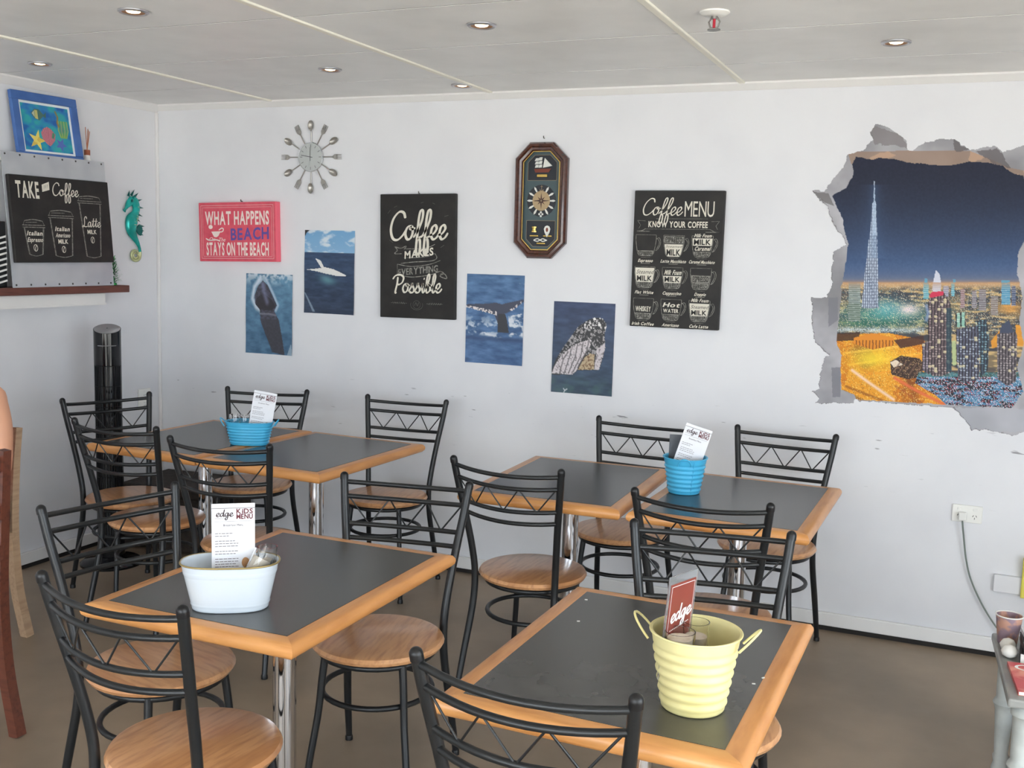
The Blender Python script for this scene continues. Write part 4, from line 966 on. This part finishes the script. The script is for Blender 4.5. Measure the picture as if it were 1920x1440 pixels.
# cutlery clock
t = thing('cutlery_clock', 'silver wall clock with forks and spoons radiating from a round dial', 'clock', (1.012, 0, 2.060))
MB().prism(ell(0, 0, .072, .072, n=49)[:-1], -.004, -.014).build('dial', 'clock_face', t, bevel=.002)
MB().tube([(.073*math.cos(a), -.014, .073*math.sin(a)) for a in np.linspace(0, 2*math.pi, 49)[:-1]], .0018, 6, closed=True).build('bezel', 'chrome', t, smooth=60)
for k in range(12):
    a = R(90-30*k); ca, sa = math.cos(a), math.sin(a)
    P = lambda r, s_=0.: (r*ca-s_*sa, r*sa+s_*ca)
    a0, a1 = P(.062), P(.136); b = MB().tube([(a0[0], -.008, a0[1]), (a1[0], -.010, a1[1])], .0032, 6)
    if k % 2 == 0:
        c = P(.158); vs = []; n = 16
        MBs = MB(); rings_ = [(1., -.013), (.96, -.016), (.75, -.009), (.4, -.005), (.05, -.004)]
        for s_, yy in rings_:
            for j in range(n):
                q = P(.158+.027*s_*math.cos(2*math.pi*j/n), .0165*s_*math.sin(2*math.pi*j/n)); vs.append((q[0], yy, q[1]))
        fs = [(i*n+j, i*n+(j+1) % n, (i+1)*n+(j+1) % n, (i+1)*n+j) for i in range(len(rings_)-1) for j in range(n)]
        b.add(vs, fs); b.build('spoon', 'cutlery', t, smooth=50)
    else:
        pl = [P(.130, -.004), P(.142, -.0125), P(.156, -.0135), P(.156, .0135), P(.142, .0125), P(.130, .004)]; b.prism(pl, -.008, -.011)
        for s_ in (-.0115, -.0038, .0038, .0115): b.prism([P(.155, s_-.002), P(.182, s_-.0014), P(.182, s_+.0014), P(.155, s_+.002)], -.008, -.011)
        b.build('fork', 'cutlery', t)
    q0, q1 = P(.050), P(.064); MB().quads([q0, q1], .004, -.0148).build('hour_marker', 'rivet', t)
MB().quads([(.012, -.002), (-.058, .010)], .0045, -.0155).build('minute_hand', 'black_plastic', t); MB().quads([(-.002, -.020), (-.003, .050)], .0035, -.0160).build('hour_hand', 'black_plastic', t)

# ================================================================== left wall
LW = R(90)                                            # wall things turned to face the room
def left(y, z, x=0.): return (x, y, z)
t = thing('wall_shelf', 'narrow brown wooden wall shelf carrying the metal backed coffee board', 'shelf', (0, -.90, 1.343), LW)
MB().boxr(-.60, .538, -.13, 0, 0, .036).build('plank', 'shelf_wood', t, bevel=.003)
t = thing('shelf_rail', 'white timber rail fixed to the wall below the brown shelf', 'rail', (0, -.90, 1.281), LW)
MB().boxr(-.60, .40, -.10, 0, 0, .060).build('board', 'white_trim', t, bevel=.004); MB().boxr(-.60, .40, -.104, -.10, .0, .010).build('bead', 'white_trim', t)
t = thing('picture_ledge', 'thin white picture ledge behind the top of the metal sheet', 'shelf', (0, -.80, 1.955), LW)
MB().boxr(-.36, .34, -.075, 0, 0, .014).build('plank', 'white_trim', t, bevel=.002)

# galvanised sheet leaning on the shelf, with the take-away board fixed to it
ln = math.atan2(.050, .640)
t = thing('metal_sheet', 'leaning galvanised metal sheet with a row of rivets top and bottom', 'metal sheet', (.128, -.782, 1.380), LW); t.rotation_euler = (-ln, R(-.2), LW)
SW, SH = .624, .622
MB().box((0, .0015, SH/2), (SW, .003, SH)).build('sheet', 'galvanised', t)
for z in (.012, SH-.012):
    for k in range(8): MB().lathe([(.005, 0), (.004, .002), (.001, .003)], 10).build('rivet', 'rivet', t, loc=(-SW/2+.02+k*(SW-.04)/7, 0, z), rot=(R(90), 0, 0), smooth=60)
t = thing('takeaway_board', 'black board with three chalk drawn take away coffee cups', 'wall art', (.1195, -.780, 1.495), LW); t.rotation_euler = (-ln, R(-.4), LW)
W_, H_ = .606, .402
MB().box((0, -.011, H_/2), (W_, .018, H_)).build('canvas', 'board_black', t, bevel=.003); y = -.0212
text_into(MB(), 'TAKE', -.203, .300, .074, .132, 1, y=y).build('lettering', 'chalk', t)
script_into(MB(), 'Coffee', .020, .318, .0295, .158, .22, y).build('lettering', 'chalk', t)
MB().flat([(-.118, .330), (-.074, .342), (-.074, .380), (-.118, .364)], y).build('chalk_label', 'chalk', t)
m = MB()
for k in range(3): m.quads([(-.106+k*.009, .346+k*.0025), (-.103+k*.009, .362+k*.0025)], .0035, y-.0006)
m.build('small_print', 'chalk_mid', t)
def takeaway(cx, z0, wb, wt, h):
    m = MB()
    for dd in (0, .004):
        for s in (-1, 1): m.quads([(cx+s*(wb/2-dd), z0), (cx+s*(wt/2-dd), z0+h)], .0044, y)
    m.quads(catmull([(cx-wb/2, z0), (cx, z0-.008), (cx+wb/2, z0)], 5), .003, y)
    lw = wt/2+.008
    for dz in (0, .010): m.quads([(cx-lw, z0+h+dz), (cx+lw, z0+h+dz)], .0050, y)
    m.quads([(cx-lw+.004, z0+h+.010), (cx-lw+.014, z0+h+.030)], .003, y).quads([(cx+lw-.004, z0+h+.010), (cx+lw-.014, z0+h+.030)], .003, y)
    m.quads(catmull([(cx-lw+.014, z0+h+.030), (cx, z0+h+.036), (cx+lw-.014, z0+h+.030)], 5), .004, y).quads([(cx-lw+.02, z0+h+.022), (cx+lw*.3, z0+h+.024)], .004, y)
    return m
def bean(cx, cz): return MB().quads(ell(cx, cz, .011, .015), .003, y).quads(catmull([(cx+.005, cz+.012), (cx-.001, cz), (cx-.003, cz-.012)], 5), .003, y)
for (cx, z0_, wb, wt, h, lines) in ((-.185, .038, .080, .115, .125, ('s:Italian', 's:Espresso')), (-.018, .032, .105, .140, .180, ('s:Italian', 's:Americano', 'b:MILK')), (.170, .030, .095, .140, .260, ('L:Latte', 'b:MILK'))):
    takeaway(cx, z0_, wb, wt, h).build('cup_outline', 'chalk_mid', t)
    bean(cx, z0_+.030+.05*(h > .2)).build('coffee_bean', 'chalk', t)
    zz = z0_+.058+.052*(h > .2)
    for s in reversed(lines):
        k, s = s.split(':')
        if k == 'L': script_into(MB(), s, cx, zz+.004, .024, .115, .24, y).build('lettering', 'chalk', t)
        else: text_into(MB(), s, cx, zz, .020, {'MILK': .060}.get(s, .088), 1, .3 if k == 's' else 0, y).build('lettering', 'chalk', t)
        zz += .030

# framed sea-life painting
t = thing('framed_painting', 'blue framed square painting of fish, starfish and shell', 'painting', (.066, -.795, 1.9695), LW); t.rotation_euler = (R(-8), R(-.8), LW)
W_, H_ = .392, .322; b = .040
for (x0, x1, z0_, z1) in ((-W_/2, W_/2, 0, b), (-W_/2, W_/2, H_-b, H_), (-W_/2, -W_/2+b, b, H_-b), (W_/2-b, W_/2, b, H_-b)): MB().boxr(x0, x1, -.014, .006, z0_, z1).build('frame_side', 'frame_blue', t, bevel=.003)
MB().boxr(-W_/2+b, W_/2-b, -.002, .002, b, H_-b).build('mount', 'mat_white', t)
h, w_ = 120, 150; U, V = np.meshgrid(np.linspace(0, 1, w_), np.linspace(0, 1, h)); img = base(h, w_, (40, 126, 190), (34, 150, 180))
nn_ = vnoise(h, w_, 4, 4, 61, 3); mix(img, np.clip((nn_-.45)*5, 0, 1), (50, 176, 170), .8); mix(img, np.clip((.42-nn_)*6, 0, 1), (24, 84, 170), .8)
fish = [(.20, .20), (.28, .10), (.38, .10), (.46, .20), (.52, .14), (.50, .28), (.45, .24), (.36, .34), (.26, .30)]; mix(img, inpoly(U, V, fish), (70, 110, 100)); mix(img, inpoly(U, V, [(.28, .12), (.34, .12), (.34, .32), (.28, .30)]), (196, 190, 120)); mix(img, inpoly(U, V, [(.22, .20), (.27, .14), (.27, .28)]), (220, 216, 190), .8)
star = lambda cx, cy, r1, r2, a0: [(cx+(r1 if k % 2 == 0 else r2)*math.cos(R(a0+36*k))*.8, cy+(r1 if k % 2 == 0 else r2)*math.sin(R(a0+36*k))) for k in range(10)]
s_ = inpoly(U, V, star(.26, .78, .24, .09, -75)); mix(img, s_, (236, 218, 110)); mix(img, s_ & (vnoise(h, w_, 12, 12, 62, 2) > .55), (210, 176, 70), .6)
sh = inpoly(U, V, [(.36, .60), (.42, .50), (.50, .46), (.58, .50), (.66, .60), (.64, .74), (.56, .84), (.52, .88), (.46, .84), (.38, .74)]); mix(img, sh, (206, 128, 140)); ang = np.arctan2(U-.51, .9-V); mix(img, sh & ((ang*9 % 1) < .25), (150, 80, 100), .8)
mix(img, inpoly(U, V, star(.76, .82, .16, .07, 10)), (86, 112, 190))
for k in range(7): stroke(img, U, V, [(.78+.02*k, .66), (.74+.035*k, .5), (.76+.03*k, .30)], .014, (120, 170, 60) if k % 2 else (196, 190, 70), .9)
stroke(img, U, V, [(.72, .10), (.76, .22), (.73, .34), (.76, .42)], .022, (170, 120, 50), .9); stroke(img, U, V, [(.62, .60), (.60, .68)], .03, (60, 150, 110))
o = grid_print('picture', np.linspace(-W_/2+b+.014, W_/2-b-.014, w_), np.linspace(H_-b-.012, b+.012, h), img, t, y=-.0028)

# reed diffuser
t = thing('reed_diffuser', 'small white bottle with cork stopper and thin reeds', 'diffuser', (.045, -.548, 1.9690))
MB().lathe([(.018, 0), (.020, .004), (.020, .034), (.013, .046), (.012, .060)], 20).build('bottle', 'bottle_white', t, smooth=40)
MB().lathe([(.0145, .060), (.0145, .086)], 16).build('stopper', 'cork', t, smooth=40)
for k, (dx, dy) in enumerate(((.004, .010), (-.006, .014), (.0, .006), (.006, -.012))): MB().tube([(0, 0, .084), (dx*1.4, dy*1.4, .178+.006*k)], .0018, 6).build('reed', 'reed', t)

# tinsel tree
t = thing('tinsel_tree', 'tiny green tinsel tree on the end of the brown shelf', 'ornament', (.075, -.415, 1.3800))
MB().lathe([(.016, 0), (.014, .010), (.004, .012), (.003, .040)], 12).build('stand', 'tinsel', t, smooth=40)
rn = random.Random(8); m = MB()
for k in range(420):
    z = rn.uniform(.012, .145); rr = .052*(1-z/.155)+.005; a = rn.uniform(0, 2*math.pi); l = rr*rn.uniform(.6, 1.15); wv = .0022
    p, q = Vector((.003*math.cos(a), .003*math.sin(a), z)), Vector((l*math.cos(a), l*math.sin(a), z+rn.uniform(-.006, .014))); n_ = Vector((-math.sin(a), math.cos(a), 0))*wv
    m.add([p-n_*.5, q-n_, q+n_, p+n_*.5], [(0, 1, 2, 3)])
tf = m.build('tinsel', 'tinsel', t); tf['kind'] = 'stuff'

# striped dark object at the shelf's far end
t = thing('slatted_rack', 'black upright rack with a ladder of slanted white slats beside the metal sheet', 'rack', (.070, -1.145, 1.380), LW)
MB().boxr(-.055, .045, -.030, .030, 0, .300).build('body', 'black_plastic', t, bevel=.004)
for k in range(9): MB().box((-.002, -.034, .022+k*.025), (.088, .006, .008), Matrix.Rotation(R(-14), 3, 'Y')).build('slat', 'white_trim', t)

# seahorse
t = thing('seahorse_plaque', 'teal metal seahorse wall ornament with spiky fins and curled tail', 'ornament', (.004, -.205, 1.500), LW)
path = catmull([(-.006, .330), (.016, .312), (.026, .284), (.014, .250), (-.012, .212), (-.012, .165), (.006, .133), (.028, .104), (.043, .076), (.050, .050)], 6)
rad = np.interp(np.linspace(0, 1, len(path)), [0, .08, .2, .3, .42, .53, .64, .76, .88, 1], [.022, .029, .024, .024, .041, .036, .024, .015, .010, .009])
MB().tube([(x, -.020, z) for x, z in path], list(rad), 14).build('body', 'teal', t, smooth=60).scale = (1, .5, 1)
MB().tube([(x, -.020, z) for x, z in catmull([(-.004, .325), (-.030, .306), (-.050, .282), (-.064, .266)], 5)], list(np.interp(np.linspace(0, 1, 16), [0, .35, .7, .85, 1], [.026, .018, .008, .008, .012])), 12).build('snout', 'teal', t, smooth=60).scale = (1, .5, 1)
MB().lathe([(.0075, 0), (.0075, .004), (.002, .007)], 14).build('eye', 'teal_dark', t, loc=(-.018, -.022, .322), rot=(R(90), 0, 0))
m = MB()
for (x, z, tx, tz) in ((-.018, .345, -.020, .378), (.002, .348, .018, .384), (.022, .340, .046, .368), (.038, .322, .074, .334), (.044, .292, .084, .288), (.036, .258, .076, .242), (.028, .236, .058, .212), (.056, .192, .088, .190), (.062, .172, .084, .164), (.054, .150, .080, .142)):
    p, q = Vector((x-.010, -.008, z)), Vector((tx, -.008, tz)); v = (q-p); n_ = Vector((-v.z, 0, v.x)).normalized()*.010
    m.add([p-n_, p+n_, q, p+Vector((0, -.008, 0))], [(0, 2, 3), (2, 1, 3), (0, 1, 2)])
m.build('spines', 'teal_dark', t)
MB().prism([(.016, .172), (.040, .198), (.058, .196), (.068, .178), (.068, .158), (.056, .138), (.036, .146)], -.006, -.014).build('dorsal_fin', 'teal_dark', t, bevel=.003)
sp_ = [(.050, .052)]+[(.014+.036*(1-v/16)*math.cos(v), .035-.034*(1-v/16)*math.sin(v)) for v in np.linspace(-.25, 12.2, 50)]
MB().tube([(x, -.012, z) for x, z in sp_], list(np.linspace(.009, .0035, len(sp_))), 10).build('tail', 'pale_gold', t, smooth=60).scale = (1, .8, 1)
m = MB(); rn = random.Random(2)
for k in range(26):
    i = rn.randrange(10, 30); x, z = path[i]; q = rn.uniform(.1, .7)*rad[i]; m.lathe([(.0026, 0), (.001, .002)], 6, c=(0, 0, 0)); n0 = len(m.v)
    for j in range(n0-12, n0): a_, b_, c_ = m.v[j]; m.v[j] = (x+q+a_, -.0075-.55*math.sqrt(max(rad[i]**2-q*q, 0))-c_, z+b_)
m.build('gold_studs', 'pale_gold', t)

# sockets and plates
def gpo(label, loc, rz, w_=.115, h=.072, vertical=False):
    t = thing('power_socket', label, 'socket', loc, rz)
    MB().box((0, -.005, 0), (w_, .010, h)).build('plate', 'plastic_white', t, bevel=.003)
    for s in (-1, 1):
        x, z = (s*w_*.25, 0) if not vertical else (0, s*h*.25)
        MB().box((x, -.011, z+.020 if not vertical else z+.012), (.016, .004, .010)).build('switch', 'plastic_white', t, bevel=.001)
        m = MB()
        for dx, dz, a in ((-.006, -.006, 30), (.006, -.006, -30), (0, -.016, 0)): m.box((x+dx, -.0102, z+dz), (.0022, .001, .008), Matrix.Rotation(R(a), 3, 'Y'))
        m.build('pin_slots', 'dark_gap', t)
    return t
gpo('white double power socket low on the back wall with a plug in it', (4.213, 0, .586), 0)
gpo('white double power socket on the left wall near the corner', (0, -.132, .742), LW, .090, .118, True)
t = thing('blank_wall_plate', 'blank white cover plate on the wall near the low side table', 'wall plate', (4.405, 0, .315))
MB().box((0, -.010, 0), (.145, .020, .072)).build('cover', 'wall', t, bevel=.003)
t = thing('plug_and_cord', 'pale plug with grey power cord drooping from the wall socket', 'cord', (0, 0, 0))
MB().box((4.196, -.024, .578), (.030, .026, .034)).build('plug', 'plastic_white', t, bevel=.005)
MB().tube(catmull([(4.197, -.030, .560), (4.206, -.026, .500), (4.224, -.020, .395), (4.252, -.020, .305), (4.318, -.022, .185), (4.40, -.03, .09), (4.52, -.05, .012), (4.70, -.06, .008)], 8), .0035, 8).build('cord', 'cable_grey', t, smooth=60)
t = thing('yellow_strip', 'yellow strip hanging on the wall beside the blank cover plate', 'strip', (4.455, -.022, .270))
MB().boxr(-.022, .03, -.012, .0, 0, .170).build('cloth', 'yellow', t, bevel=.005)

# ================================================================== tower fan and chest in the corner
t = thing('tower_fan', 'tall glossy black tower fan with silver control top', 'fan', (.300, -.700, 0))
MB().lathe([(.150, 0), (.150, .010), (.135, .022), (.075, .030), (.060, .045)], 36).build('base', 'gloss_black', t, smooth=40)
# column with a top sliced at a slant towards the room
n = 36; r0 = .064; vs = []; zt = lambda x, y_: 1.178+.30*(-(x*.62)+(y_*.78))*1.0
rings_ = [(0, .045, 0), (1, .045, 0), (1, .30, 0), (1, 1.06, 0)]
for k, z, _ in rings_[1:]:
    for j in range(n): a = 2*math.pi*j/n; vs.append((r0*math.cos(a), r0*math.sin(a), z))
for j in range(n): a = 2*math.pi*j/n; x_, y_ = r0*math.cos(a), r0*math.sin(a); vs.append((x_, y_, zt(x_, y_)))
fs = [(i*n+j, i*n+(j+1) % n, (i+1)*n+(j+1) % n, (i+1)*n+j) for i in range(3) for j in range(n)]+[tuple(3*n+j for j in range(n))]
MB().add(vs, fs).build('column', 'gloss_black', t, smooth=40)
vs = []
for s, d in ((.96, .0005), (.90, .004), (.05, .004)):
    for j in range(n): a = 2*math.pi*j/n; x_, y_ = r0*s*math.cos(a), r0*s*math.sin(a); vs.append((x_, y_, zt(x_, y_)+d))
MB().add(vs, [(i*n+j, i*n+(j+1) % n, (i+1)*n+(j+1) % n, (i+1)*n+j) for i in range(2) for j in range(n)]).build('control_top', 'silver', t, smooth=40)
ga = R(-48)
for k in range(13):                                   # grille bars around the room-facing side
    a = ga+R(-60+10*k); MB().box(((r0+.001)*math.cos(a), (r0+.001)*math.sin(a), .58), (.004, .0035, .84), Matrix.Rotation(a, 3, 'Z')).build('grille_bar', 'black_plastic', t)
for z in (1.0, .90, .80, .70, .60, .45, .30):
    pts = [((r0+.0035)*math.cos(ga+R(v)), (r0+.0035)*math.sin(ga+R(v)), z) for v in np.linspace(-62, 62, 13)]; MB().tube(pts, .0016, 5).build('grille_hoop', 'black_plastic', t)
pts = lambda z: [((r0+.001)*math.cos(ga+R(v)), (r0+.001)*math.sin(ga+R(v)), z) for v in np.linspace(-40, 40, 11)]
MB().tube(pts(1.10), .002, 5).build('display_line', 'silver', t)

t = thing('woven_chest', 'low dark brown woven chest on the floor in the corner', 'chest', (.400, -.245, 0), R(4))
MB().boxr(-.27, .27, -.19, .19, .012, .300).build('body', 'chest_weave', t, bevel=.012)
MB().boxr(-.285, .285, -.205, .205, .300, .350).build('lid', 'chest_weave', t, bevel=.014)
for sx in (-.24, .24):
    for sy in (-.16, .16): MB().boxr(sx-.02, sx+.02, sy-.02, sy+.02, 0, .014).build('foot', 'dark_gap', t)

# ================================================================== low side table with reading matter on the right
SZ = .450
t = thing('side_table', 'low grey painted side table with turned legs by the wall', 'table', (4.597, -1.336, 0), R(3))
MB().boxr(-.290, .290, -.272, .272, SZ-.026, SZ).build('top', 'top_grey', t, bevel=.006)
for s in (-1, 1):
    MB().boxr(s*.230-.011, s*.230+.011, -.20, .20, SZ-.095, SZ-.026).build('apron', 'paint_grey', t)
    MB().boxr(-.215, .215, s*.215-.011, s*.215+.011, SZ-.095, SZ-.026).build('apron', 'paint_grey', t)
lp = [(.018, 0), (.022, .012), (.026, .03), (.020, .05), (.024, .07), (.020, .08), (.024, .16), (.028, .225), (.031, .235), (.036, .245), (.031, .256), (.027, .262), (.028, .285), (.029, .36), (.030, .385), (.036, .392), (.036, .405), (.028, .415), (.030, .424)]
for sx in (-1, 1):
    for sy in (-1, 1): MB().lathe(lp, 22).build('turned_leg', 'paint_grey', t, loc=(sx*.240, sy*.222, 0), smooth=40)
zt_ = SZ+.0005
t = thing('paper_cup', 'patterned paper cup with white rim on the corner of the side table', 'cup', (4.334, -1.165, zt_))
MB().lathe([(.026, 0), (.028, .002), (.038, .088), (.036, .088), (.027, .006)], 28).build('body', 'cup_print', t, smooth=40)
MB().tube([(.0385*math.cos(a), .0385*math.sin(a), .089) for a in np.linspace(0, 2*math.pi, 33)[:-1]], .0022, 8, closed=True).build('rim', 'paper', t, smooth=60)
def magazine(label, x, y_, rz, w_, h, th, m_, tilt=0., dz=0.):
    t = thing('magazine', label, 'magazine', (x, y_, zt_+dz), rz, 'magazines on the side table'); t.rotation_euler = (0, tilt, rz)
    MB().boxr(-w_/2+.001, w_/2-.001, -h/2+.001, h/2-.001, .0008, th).build('pages', 'paper', t)
    MB().boxr(-w_/2, w_/2, -h/2, h/2, th, th+.0008).build('front_cover', m_, t); MB().boxr(-w_/2, w_/2, -h/2, h/2, 0, .0008).build('back_cover', m_, t)
    MB().boxr(-w_/2-.0008, -w_/2, -h/2, h/2, 0, th+.0008).build('spine', m_, t)
    return t
g = magazine('red and pink covered magazine with a white ring mark, lying near the table edge', 4.440, -1.466, R(5), .205, .228, .010, 'mag_red')
rg_ = [(-.055+.034*k*math.cos(v), .075+.024*k*math.sin(v), .0112) for k in (1., .74) for v in np.linspace(0, 2*math.pi, 25)[:-1]]
MB().add(rg_, [(j, (j+1) % 24, 24+(j+1) % 24, 24+j) for j in range(24)]).build('printed_ring', 'ink_white', g)
magazine('dark covered magazine under the green and white one', 4.470, -1.272, R(-3), .210, .140, .030, 'mag_dark')
magazine('second dark magazine stacked askew on the side table pile', 4.470, -1.270, R(2), .205, .140, .022, 'mag_dark', 0, .0318)
magazine('green and white covered magazine on top of the dark pile', 4.474, -1.266, R(6), .200, .150, .012, 'mag_green', R(-3), .0610)
for (x, y_) in ((4.333, -1.238), (4.335, -1.296)):
    tag(MB().lathe([(.006, 0), (.020, .008), (.024, .020), (.016, .034), (.003, .040)], 16).build('crumpled_napkin', 'paper', loc=(x, y_, zt_), smooth=50), 'small crumpled paper touching the patterned cup' if y_ > -1.27 else 'small crumpled paper between the cup and the red magazine', 'napkin', 'crumpled papers by the cup')
t = thing('brown_box', 'brown cardboard box on the floor under the side table', 'box', (4.62, -1.34, 0))
MB().boxr(-.15, .15, -.16, .16, 0, .20).build('carton', 'carton', t, bevel=.003)
for s in (-1, 1): MB().box((s*.076, 0, .203), (.146, .32, .003)).build('flap', 'carton', t)

# ================================================================== wooden chairs and a seated person at the left
def wood_chair(name, label, loc, rz, m_, ht, seat_m):
    t = thing(name, label, 'chair', loc, rz)
    MB().boxr(-.21, .21, -.20, .21, .425, .450).build('seat', seat_m, t, bevel=.008)
    for s in (-1, 1):
        MB().tube([(s*.185, .175, .425), (s*.190, .185, 0)], [.021, .017], 4).build('leg', m_, t)
        p = catmull([(s*.19, -.235, ht), (s*.19, -.215, .70), (s*.19, -.200, .45), (s*.19, -.212, .22), (s*.19, -.255, 0)], 5)
        MB().tube(p, list(np.linspace(.021, .026, len(p))), 4).build('back_leg', m_, t)
        MB().boxr(s*.19-.012, s*.19+.012, -.19, .17, .375, .425).build('apron', m_, t)
    for z in (ht-.045, ht-.20, ht-.33): MB().boxr(-.185, .185, -.238+.05*(ht-z)*.6, -.214+.05*(ht-z)*.6, z-.025, z+.025).build('back_rail', m_, t, bevel=.004)
    MB().boxr(-.18, .18, .165, .185, .375, .425).build('apron', m_, t)
    return t
wood_chair('wooden_chair', 'dark reddish brown wooden dining chair with a square back post', (1.163, -2.458, 0), R(90), 'brown_wood', .94, 'brown_wood')
wood_chair('wooden_chair', 'pale beige wooden chair carrying the seated person', (.545, -1.868, 0), R(180), 'beige_wood', .862, 'beige_wood')

def body_mesh(name, nodes, edges, material, parent, root=0, sub=2):
    me = bpy.data.meshes.new(name); me.from_pydata([n_[0] for n_ in nodes], edges, []); me.update()
    o = bpy.data.objects.new(name, me); COL.objects.link(o); o.parent = parent
    o.modifiers.new('Skin', 'SKIN').use_smooth_shade = True
    for i, n_ in enumerate(nodes):
        v = me.skin_vertices[0].data[i]; v.radius = n_[1] if isinstance(n_[1], tuple) else (n_[1], n_[1]); v.use_root = (i == root)
    s = o.modifiers.new('Subdivision', 'SUBSURF'); s.levels = sub; s.render_levels = sub
    me.materials.append(M[material]); return o
pr = thing('person', 'seated person with bare arms and a red top, facing away from the pale chair back', 'person', (.612, -1.790, 0))
N = [((0, .01, .545), (.150, .120)), ((0, .02, .66), (.128, .100)), ((0, .03, .80), (.138, .105)), ((0, .03, .94), (.135, .100)), ((0, .015, 1.04), (.075, .065)), ((0, -.005, 1.11), .052), ((0, -.025, 1.18), (.066, .080)), ((0, -.035, 1.25), (.076, .092)), ((0, -.03, 1.32), (.060, .074))]
E_ = [(i, i+1) for i in range(8)]
for s in (-1, 1):
    b = len(N); N += [((s*.145, .03, .995), .060), ((s*.192, .02, .87), .050), ((s*.205, .005, .70), .043), ((s*.185, -.13, .655), .038), ((s*.135, -.285, .625), .027), ((s*.125, -.335, .622), (.020, .034))]
    E_ += [(3, b)]+[(b+i, b+i+1) for i in range(5)]; pm = b+5
    for k, (dx, l, dz) in enumerate(((-.028, .060, 0), (-.010, .072, .003), (.010, .068, .002), (.027, .052, 0))):
        c = len(N); N += [((s*.125+dx, -.368, .622+dz), .0095), ((s*.125+dx*1.1, -.368-l*.55, .618+dz), .0088), ((s*.125+dx*1.1, -.368-l, .604), .0078)]; E_ += [(pm, c), (c, c+1), (c+1, c+2)]
    c = len(N); N += [((s*.125-s*.040, -.325, .614), .0100), ((s*.125-s*.055, -.352, .606), .0090)]; E_ += [(pm, c), (c, c+1)]
    c = len(N); N += [((s*.105, -.02, .535), .098), ((s*.112, -.22, .535), .082), ((s*.115, -.43, .520), .064), ((s*.118, -.44, .40), .054), ((s*.118, -.42, .22), .046), ((s*.118, -.40, .085), .036), ((s*.120, -.45, .045), .036), ((s*.122, -.55, .032), .026)]
    E_ += [(0, c)]+[(c+i, c+i+1) for i in range(7)]
body_mesh('body', N, E_, 'skin', pr)
# clothes follow the trunk and end at hem and neckline
def shell(name, rings, material, n=28):
    vs = [(cx+rx_*math.cos(2*math.pi*j/n), cy+ry*math.sin(2*math.pi*j/n), z) for (cx, cy, z, rx_, ry) in rings for j in range(n)]
    fs = [(i*n+j, i*n+(j+1) % n, (i+1)*n+(j+1) % n, (i+1)*n+j) for i in range(len(rings)-1) for j in range(n)]
    o = MB().add(vs, fs).build(name, material, pr, smooth=60); sd = o.modifiers.new('Solidify', 'SOLIDIFY'); sd.thickness = .006; return o
shell('top', [(0, .02, .60, .166, .132), (0, .02, .66, .150, .122), (0, .03, .76, .152, .122), (0, .03, .86, .156, .124), (0, .03, .94, .138, .118), (0, .025, .99, .110, .100)], 'red_cloth')
shell('shorts', [(0, .01, .455, .170, .140), (0, .01, .52, .176, .146), (0, .015, .585, .170, .138), (0, .02, .625, .158, .128)], 'dark_cloth')
h_ = MB().lathe([(.078, -.11), (.092, -.06), (.096, 0), (.086, .05), (.055, .085), (.005, .098)], 24, sy=1.05).build('hair', 'hair', pr, loc=(0, -.008, 1.275), smooth=60)
for s in (-1, 1):
    MB().lathe([(.001, -.009), (.007, -.006), (.009, 0), (.007, .006), (.001, .009)], 12).build('eye', 'eye_white', pr, loc=(s*.030, -.118, 1.225), smooth=60)
    MB().prism([(-.008, -.025), (.008, -.025), (.012, .012), (0, .026), (-.010, .010)], -.012, .012).build('ear', 'skin', pr, loc=(s*.078, -.02, 1.215), bevel=.005)
    MB().boxr(-.042, .042, -.13, .12, 0, .014).build('sandal', 'sandal', pr, loc=(s*.121, -.46, 0), bevel=.006)
MB().add([(-.012, -.108, 1.185), (.012, -.108, 1.185), (0, -.142, 1.188), (0, -.112, 1.228)], [(0, 1, 2), (0, 2, 3), (1, 3, 2), (0, 3, 1)]).build('nose', 'skin', pr)
MB().boxr(-.022, .022, -.117, -.105, 1.158, 1.166).build('mouth', 'red_cloth', pr, bevel=.003)
